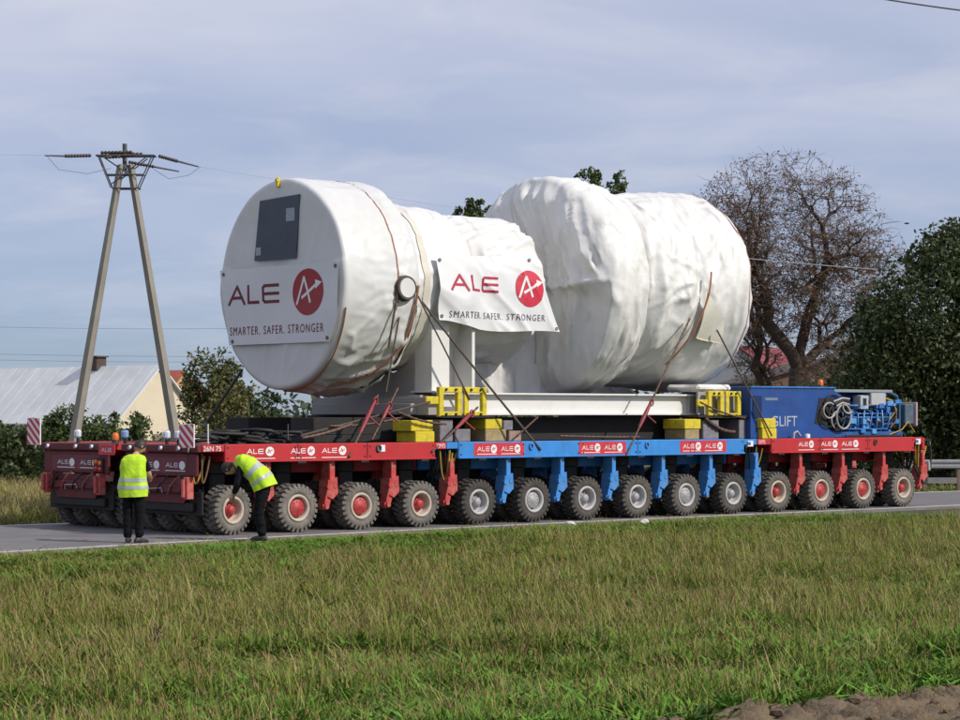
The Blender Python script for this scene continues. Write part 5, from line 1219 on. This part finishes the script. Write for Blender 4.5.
tree('shrub', 'brownish shaded shrub behind the middle of the power pack', (px(820, 90), 90, -.15), [((0, 0, 1.2), (3.0, 1.2, 1.5))], .8, .08, mat('brown_green_leaves', (.06, .05, .026), .6, .3, 1.2, attr=LEAFVAR, trans=.2), .09, 12, 8, G2, 'shrub', 4)
G3 = 'tree tops above the load'
tree('tall_tree', 'tree top showing left of the big dome', (px(476, 130), 130, -.15), [((-.1, 0, 14.2), (.55, .6, .6)), ((-.7, 0, 13.8), (.5, .6, .5)), ((.2, 0, 13.4), (.9, .6, .8)), ((-.2, 0, 12.6), (.9, .8, .9)), ((0, 0, 10), (1.6, 1.6, 2.4)), ((.5, 0, 13.5), (.4, .3, .6))], 10, .2, MDGREEN, .10, 34, 9, G3)
tree('tall_tree', 'tree top showing right of the dome summit', (px(598, 130), 130, -.15), [((-.6, 0, 15.5), (.75, .8, .75)), ((1.05, 0, 15.2), (.55, .7, 1.0)), ((.1, 0, 14.0), (1.4, 1.2, .9)), ((0, 0, 11), (2.2, 2, 2.4)), ((-1.8, 0, 15.2), (.3, .3, .4)), ((-.1, 0, 15.5), (.35, .3, .5))], 11, .2, MDGREEN, .10, 34, 10, G3)
G4 = 'shrubs and trees behind the rear of the trailer'
tree('leafy_tree', 'olive leafy tree between barn gable and drum', (px(215, 100), 100, -.15), [((-.2, 0, 3.9), (1.2, 1, 1.15)), ((.5, 0, 3.3), (1.1, 1, 1.1)), ((-.1, 0, 2.3), (1.4, 1.1, 1.2)), ((-1.0, 0, 3.2), (.6, .6, .8))], 1.8, .12, OLIVE, .095, 26, 11, G4)
tree('leafy_tree', 'yellowish leafy tree just below the lower left of the drum', (px(238, 92), 92, -.15), [((0, 0, 2.6), (.95, .8, 1.0)), ((.5, 0, 1.6), (1.1, .8, 1.0)), ((-.8, 0, 1.5), (.9, .8, 1.0))], 1.2, .10, YGREEN, .085, 26, 12, G4)
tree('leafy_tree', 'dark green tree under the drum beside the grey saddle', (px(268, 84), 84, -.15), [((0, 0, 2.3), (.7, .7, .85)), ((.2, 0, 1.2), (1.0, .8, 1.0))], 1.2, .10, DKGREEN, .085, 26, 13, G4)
tree('shrub', 'reddish shrub in front of the red tiled roof', (px(190, 118), 118, -.15), [((0, 0, 3.0), (.8, .7, .9)), ((.3, 0, 1.8), (1.1, .8, 1.2))], 1.2, .08, mat('russet_leaves', (.20, .075, .035), .6, .3, 1.2, attr=LEAFVAR, trans=.2), .10, 20, 14, G4, 'shrub')
hedge = [(12, 62, 1.15, 1.75, CORN, 'low green shrub at the left edge of the hedge'), (38, 65, 1.1, 1.9, MDGREEN, 'green shrub behind the leftmost striped board'), (68, 64, .85, 2.55, MDGREEN, 'tall slim shrub behind the left leg of the pole'), (100, 63, 1.15, 2.2, MDGREEN, 'round green shrub between the pole legs'), (122, 66, .9, 1.8, DKGREEN, 'dark shrub behind the standing worker'), (141, 62, .55, 2.35, MDGREEN, 'slim upright shrub in front of the cream gable'), (166, 66, .9, 1.5, MDGREEN, 'low shrub at the foot of the right pole leg'), (-14, 64, 1.2, 2.0, CORN, 'shrub cut off by the left picture edge'), (196, 68, 1.2, 1.35, OLIVE, 'low olive shrub behind the near striped board'), (236, 70, 1.5, 1.4, DKGREEN, 'low dark shrub behind the rear red deck'), (50, 70, 1.4, 1.7, DKGREEN, 'dark shrub in the back row of the hedge')]
for k, (x, Y, w, h, m, lab) in enumerate(hedge):
    tree('shrub', lab, (px(x, Y), Y, -.15), [((0, 0, h * .40), (w, .7, h * .42)), ((w * .1, 0, h * .78), (w * .5, .5, h * .26)), ((-w * .3, 0, h * .65), (w * .4, .5, h * .25))], h * .4, .05, m, .065, 60, 20 + k, 'hedge shrubs behind the rear of the trailer', 'shrub', 5, .2)
# hedge behind the whole trailer, dark below the deck and between beam and deck
for k, x in enumerate((300, 360, 420, 480, 540, 600, 660, 720)):
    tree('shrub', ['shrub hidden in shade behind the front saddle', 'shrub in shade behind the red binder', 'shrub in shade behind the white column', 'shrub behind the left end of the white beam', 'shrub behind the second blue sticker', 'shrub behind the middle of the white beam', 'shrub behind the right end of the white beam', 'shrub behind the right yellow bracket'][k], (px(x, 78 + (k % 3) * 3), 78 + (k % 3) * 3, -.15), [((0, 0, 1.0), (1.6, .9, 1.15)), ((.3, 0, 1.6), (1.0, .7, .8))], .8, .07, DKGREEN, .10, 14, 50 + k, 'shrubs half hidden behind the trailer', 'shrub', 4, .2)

# far tree belt reads as one mass on the horizon
P = []
g = np.random.default_rng(3)
for k in range(420):
    x = g.uniform(-160, 160); P.append(np.array([x, 300 + g.uniform(-15, 15), g.uniform(1, 4.2)]) + g.normal(size=(26, 3)) * np.array([2.2, 2, 1.1]))
me = leaf_mesh(np.concatenate(P), .55, seed=3); me.materials.append(leafmat('distant_foliage', (.06, .075, .035))); o = link('distant_wood', me); tag(o, 'low far-off belt of trees along the horizon', 'wood', kind='stuff')

# guard rail
gr = thing('guard_rail', 'weathered steel guard rail with brown post at the right edge', 'guard rail', (at(925, 0, 62).x, 62, 0), R(3))
prof = [(0, .50), (-.03, .53), (-.03, .58), (0, .61), (0, .64), (-.03, .67), (-.03, .72), (0, .75)]
v = []; f = []
for x in (-.6, 6): v += [(x, y, z + .08) for y, z in prof]
for k in range(len(prof) - 1): f.append((k, k + 1, k + 9, k + 8))
MB().add(v, f).build('rail', mat('galvanised_rail', (.27, .27, .28), .5, .15, 3, metal=.3), gr)
MB().box(-.6, 6, .02, .06, .18, .34).build('lower_rail', mat('rail_board', (.20, .19, .19), .8, .2, 4), gr)
for x in (.0, .95, 2.9, 4.9): MB().box(x - .06, x + .06, .01, .14, -.15, .78, .01).build('post', mat('rusty_post', (.17, .12, .08), .8, .2, 5), gr)

# stones on the verge
for (x, y, r_, lab) in ((1.66, 41.95, .075, 'left of the two white stones on the road edge'), (3.08, 42.75, .07, 'right of the two white stones on the road edge')):
    me = bpy.data.meshes.new('stone'); bm = bmesh.new(); bmesh.ops.create_icosphere(bm, subdivisions=3, radius=r_)
    for q in bm.verts: q.co = q.co * (1 + .35 * noise.noise(q.co * 14 + Vector((x, y, 0)))); q.co.z *= .7; q.co.x *= 1.3
    bm.to_mesh(me); bm.free(); me.materials.append(mat('white_stone', (.62, .60, .55), .9, .1, 9)); o = link('stone', me); o.location = (x, y, .05); tag(o, lab, 'stone', 'white stones')

# ---------------------------------------------------------------- grass (uncountable)
def tuft(name, blades, hgt, spread, width, m, seed, bend=.6, head=None, leafy=False):
    r = random.Random(seed); mb = MB()
    for k in range(blades):
        a = r.uniform(0, 6.28); b0 = Vector((r.gauss(0, spread), r.gauss(0, spread), 0)); h = hgt * r.uniform(.45, 1.1); d = Vector((math.cos(a), math.sin(a), 0)); sd = Vector((-d.y, d.x, 0)) * width * r.uniform(.7, 1.3)
        bd = bend * r.uniform(.3, 1.5) * h
        if leafy: 
            p1 = b0 + d * bd * .6 + Vector((0, 0, h * .6)); p2 = b0 + d * bd * 1.5 + Vector((0, 0, h * .75)); mb.add([b0, p1 - sd * 1.7, p1 + sd * 1.7, p2], [(0, 1, 2), (1, 3, 2)])
        else:
            p1 = b0 + d * bd * .35 + Vector((0, 0, h * .6)); p2 = b0 + d * bd + Vector((0, 0, h))
            mb.add([b0 - sd, b0 + sd, p1 + sd * .8, p1 - sd * .8, p2], [(0, 1, 2, 3), (3, 2, 4)])
            if head and r.random() < .28:
                t_ = (p2 - p1).normalized() * head; mb.add([p2 - t_ * .6, p2 + sd * 1.0, p2 + t_ * .6, p2 - sd * 1.0], [(0, 1, 2, 3)], False, 1)
    return mb
def bladem(name, col, var=.5): return mat(name, col, .8, var, 2.5, coords='Object', spec=.2)
GG = [bladem('grass_green', (.135, .205, .032)), bladem('grass_olive', (.205, .228, .045)), bladem('grass_straw', (.31, .275, .11)), bladem('seed_brown', (.26, .15, .085)), bladem('grass_bright', (.12, .25, .03)), bladem('weed_dark', (.06, .13, .025))]
tc_ = bpy.data.collections.new('grass_tufts')
def addt(n, mb, mats): o = bpy.data.objects.new('%02d_tuft' % n, mb.mesh('tuft', mats)); tc_.objects.link(o)
addt(0, tuft('a', 18, .18, .075, .0044, GG[0], 1, .8), [GG[0], GG[3]]); addt(1, tuft('b', 18, .21, .075, .0042, GG[1], 2, .75, head=.04), [GG[1], GG[3]]); addt(2, tuft('c', 10, .30, .08, .0036, GG[2], 3, .7, head=.05), [GG[2], GG[3]])
addt(3, tuft('d', 10, .36, .09, .0036, GG[3], 4, .5, head=.07), [GG[1], GG[3]]); addt(4, tuft('e', 20, .14, .075, .0058, GG[4], 5, 1.0), [GG[4], GG[3]]); addt(5, tuft('f', 26, .15, .08, .009, GG[5], 6, 1.0, leafy=True), [GG[5], GG[3]])
addt(6, tuft('g', 24, .19, .08, .008, GG[4], 7, .8, leafy=True), [GG[4], GG[3]]); addt(7, tuft('h', 12, .12, .09, .007, GG[3], 8, 1.2, leafy=True), [GG[3], GG[3]])
def scatter(name, label, P, kinds, scl, cat='grass'):
    me = bpy.data.meshes.new(name); me.from_pydata(P, [], []); n = len(P)
    a = me.attributes.new('kind', 'INT', 'POINT'); a.data.foreach_set('value', np.asarray(kinds, dtype=np.int32))
    a = me.attributes.new('scl', 'FLOAT_VECTOR', 'POINT'); a.data.foreach_set('vector', np.asarray(scl, dtype=np.float32).ravel())
    rot = np.stack([rng.normal(0, .12, n), rng.normal(0, .12, n), rng.uniform(0, 6.28, n)], 1)
    a = me.attributes.new('rot', 'FLOAT_VECTOR', 'POINT'); a.data.foreach_set('vector', rot.astype(np.float32).ravel())
    o = link(name, me); tag(o, label, cat, kind='stuff')
    ng = bpy.data.node_groups.new(name, 'GeometryNodeTree'); ng.interface.new_socket('Geometry', in_out='INPUT', socket_type='NodeSocketGeometry'); ng.interface.new_socket('Geometry', in_out='OUTPUT', socket_type='NodeSocketGeometry')
    N = ng.nodes; L = ng.links; gi = N.new('NodeGroupInput'); go = N.new('NodeGroupOutput'); ip = N.new('GeometryNodeInstanceOnPoints'); ci = N.new('GeometryNodeCollectionInfo')
    ci.inputs['Collection'].default_value = tc_; ci.inputs['Separate Children'].default_value = True; ci.inputs['Reset Children'].default_value = True
    def attr(nm, ty): q = N.new('GeometryNodeInputNamedAttribute'); q.data_type = ty; q.inputs[0].default_value = nm; return q.outputs[0]
    L.new(gi.outputs[0], ip.inputs['Points']); L.new(ci.outputs[0], ip.inputs['Instance']); ip.inputs['Pick Instance'].default_value = True
    L.new(attr('kind', 'INT'), ip.inputs['Instance Index']); L.new(attr('scl', 'FLOAT_VECTOR'), ip.inputs['Scale'])
    er = N.new('FunctionNodeEulerToRotation'); L.new(attr('rot', 'FLOAT_VECTOR'), er.inputs[0]); L.new(er.outputs[0], ip.inputs['Rotation'])
    L.new(ip.outputs[0], go.inputs[0]); md = o.modifiers.new('scatter', 'NODES'); md.node_group = ng
    return o
def meadow():
    P = []; K = []; S = []; r = random.Random(77)
    for _ in range(165000):
        Y = 13.5 + 34 * r.random() ** 1.15; X = r.uniform(-1, 1) * (.235 * Y + .8)
        s, t = ST_of(X, Y); e = near_edge(s); d = e - t
        if d < .02 or t < SOIL_T - .2: continue
        if t < SOIL_T + .4 and r.random() > .5 - .7 * (SOIL_T + .4 - t): continue
        n1 = noise.noise((X * .22, Y * .22, 0)); n2 = noise.noise((X * .8, Y * .8, 4)); n3 = noise.noise((X * .12, Y * .35, 9))
        q = r.random(); edge = sstep(4.2, 1.4, d) * (.6 + .4 * sstep(-.3, .2, n1)); n4 = noise.noise((X * 2.2, Y * 1.1, 31)); low_ = sstep(SOIL_T + 8, SOIL_T + 1.0, t)
        brown = sstep(-.25, .5, n3 + .6 * n4) * (1 - edge) * (1 - .5 * low_)
        if n4 < -.30 and r.random() < .7: continue
        if q < .06 + .30 * brown: k = (3, 3, 2, 7, 7)[r.randrange(5)]
        elif q < .50 + .2 * n2: k = 1
        elif q < .78: k = 0
        elif q < .88 + .1 * low_: k = 5 if n2 + n4 < .1 else 6
        else: k = 4
        if r.random() < edge * .8: k = 4 if n1 + .5 * n2 > -.2 else (6 if r.random() < .4 else 1)
        if r.random() < low_ * .62: k = 4 if n4 > .1 else (5 if r.random() < .5 else 6)
        if d < .5: k = 2 if r.random() < .5 else 1
        h = (.80 + .6 * n2 + .35 * n4 + .5 * r.random() ** 2) * (1 - .5 * edge) * (.13 + .87 * sstep(.1, 1.7, d)) * (1 + .15 * low_)
        if n1 + .5 * n2 < -.45: h *= .6
        P.append((X, Y, height(X, Y) - .01)); K.append(k); w = r.uniform(.9, 1.4); S.append((w, w, max(.15, h) * r.uniform(.75, 1.25)))
    scatter('meadow_grass', 'rough green and brown meadow grass filling the foreground', P, K, S)
    print('meadow', len(P))
    P = []; K = []; S = []
    for _ in range(42000):                                   # far verge: dry grass beyond the road
        Y = r.uniform(38, 72); X = r.uniform(-.25, .25) * Y
        s, t = ST_of(X, Y)
        if t < FAR_EDGE + .05: continue
        pxx = 480 + F * X / Y
        if 230 < pxx < 880: continue
        d = t - FAR_EDGE; q = r.random(); k = 2 if q < .5 else (1 if q < .8 else (3 if q < .9 else 0))
        if pxx > 880 and r.random() < .6: k = 0 if q < .6 else 4
        h = 1.3 * sstep(0, 1.5, d) + .3
        if pxx > 880: h *= .5
        P.append((X, Y, height(X, Y) - .01)); K.append(k); S.append((1.5, 1.5, h * r.uniform(.7, 1.25)))
    scatter('verge_grass', 'tall dry grass on the verge beyond the road', P, K, S)
meadow()
# dark dock plants standing out of the meadow
for (x, y, h, lab) in ((152, 664, .36, 'dark seeding dock plant standing in the meadow at the left'),):
    Y = F * (HC + .25) / (y - HY); X = (x - 480) / F * Y; o = thing('dock_plant', lab, 'plant', (X, Y, height(X, Y)), 0, 'dark weeds in the meadow'); r = random.Random(int(x))
    MB().tube([(0, 0, 0), (.02, 0, h * .5), (.05, .02, h)], [.006, .005, .003], 5).tube([(.02, 0, h * .45), (.10, .02, h * .8)], [.004, .002], 5).build('stem', GG[3], o)
    mb = MB()
    for k in range(46):
        q = r.uniform(.45, 1.0); c = Vector((.05 * q + r.gauss(0, .014) + (.06 * (q - .45) if k % 3 == 0 else 0), r.gauss(0, .014), h * q)); s_ = r.uniform(.008, .016); mb.add([c + Vector((-s_, 0, -s_)), c + Vector((s_, 0, -s_)), c + Vector((0, s_, s_ * 1.6))], [(0, 1, 2)])
    mb.build('seed_head', mat('dark_seed', (.035, .02, .015), .8), o)
    mb = MB()
    for k in range(9):
        a = r.uniform(0, 6.28); d = Vector((math.cos(a), math.sin(a), 0)); sd = Vector((-d.y, d.x, 0)) * .03; p1 = d * .08 + Vector((0, 0, .13)); p2 = d * .2 + Vector((0, 0, .15 + .1 * r.random())); mb.add([Vector((0, 0, .02)), p1 - sd, p2, p1 + sd], [(0, 1, 2, 3)])
    mb.build('leaf_rosette', GG[5], o)
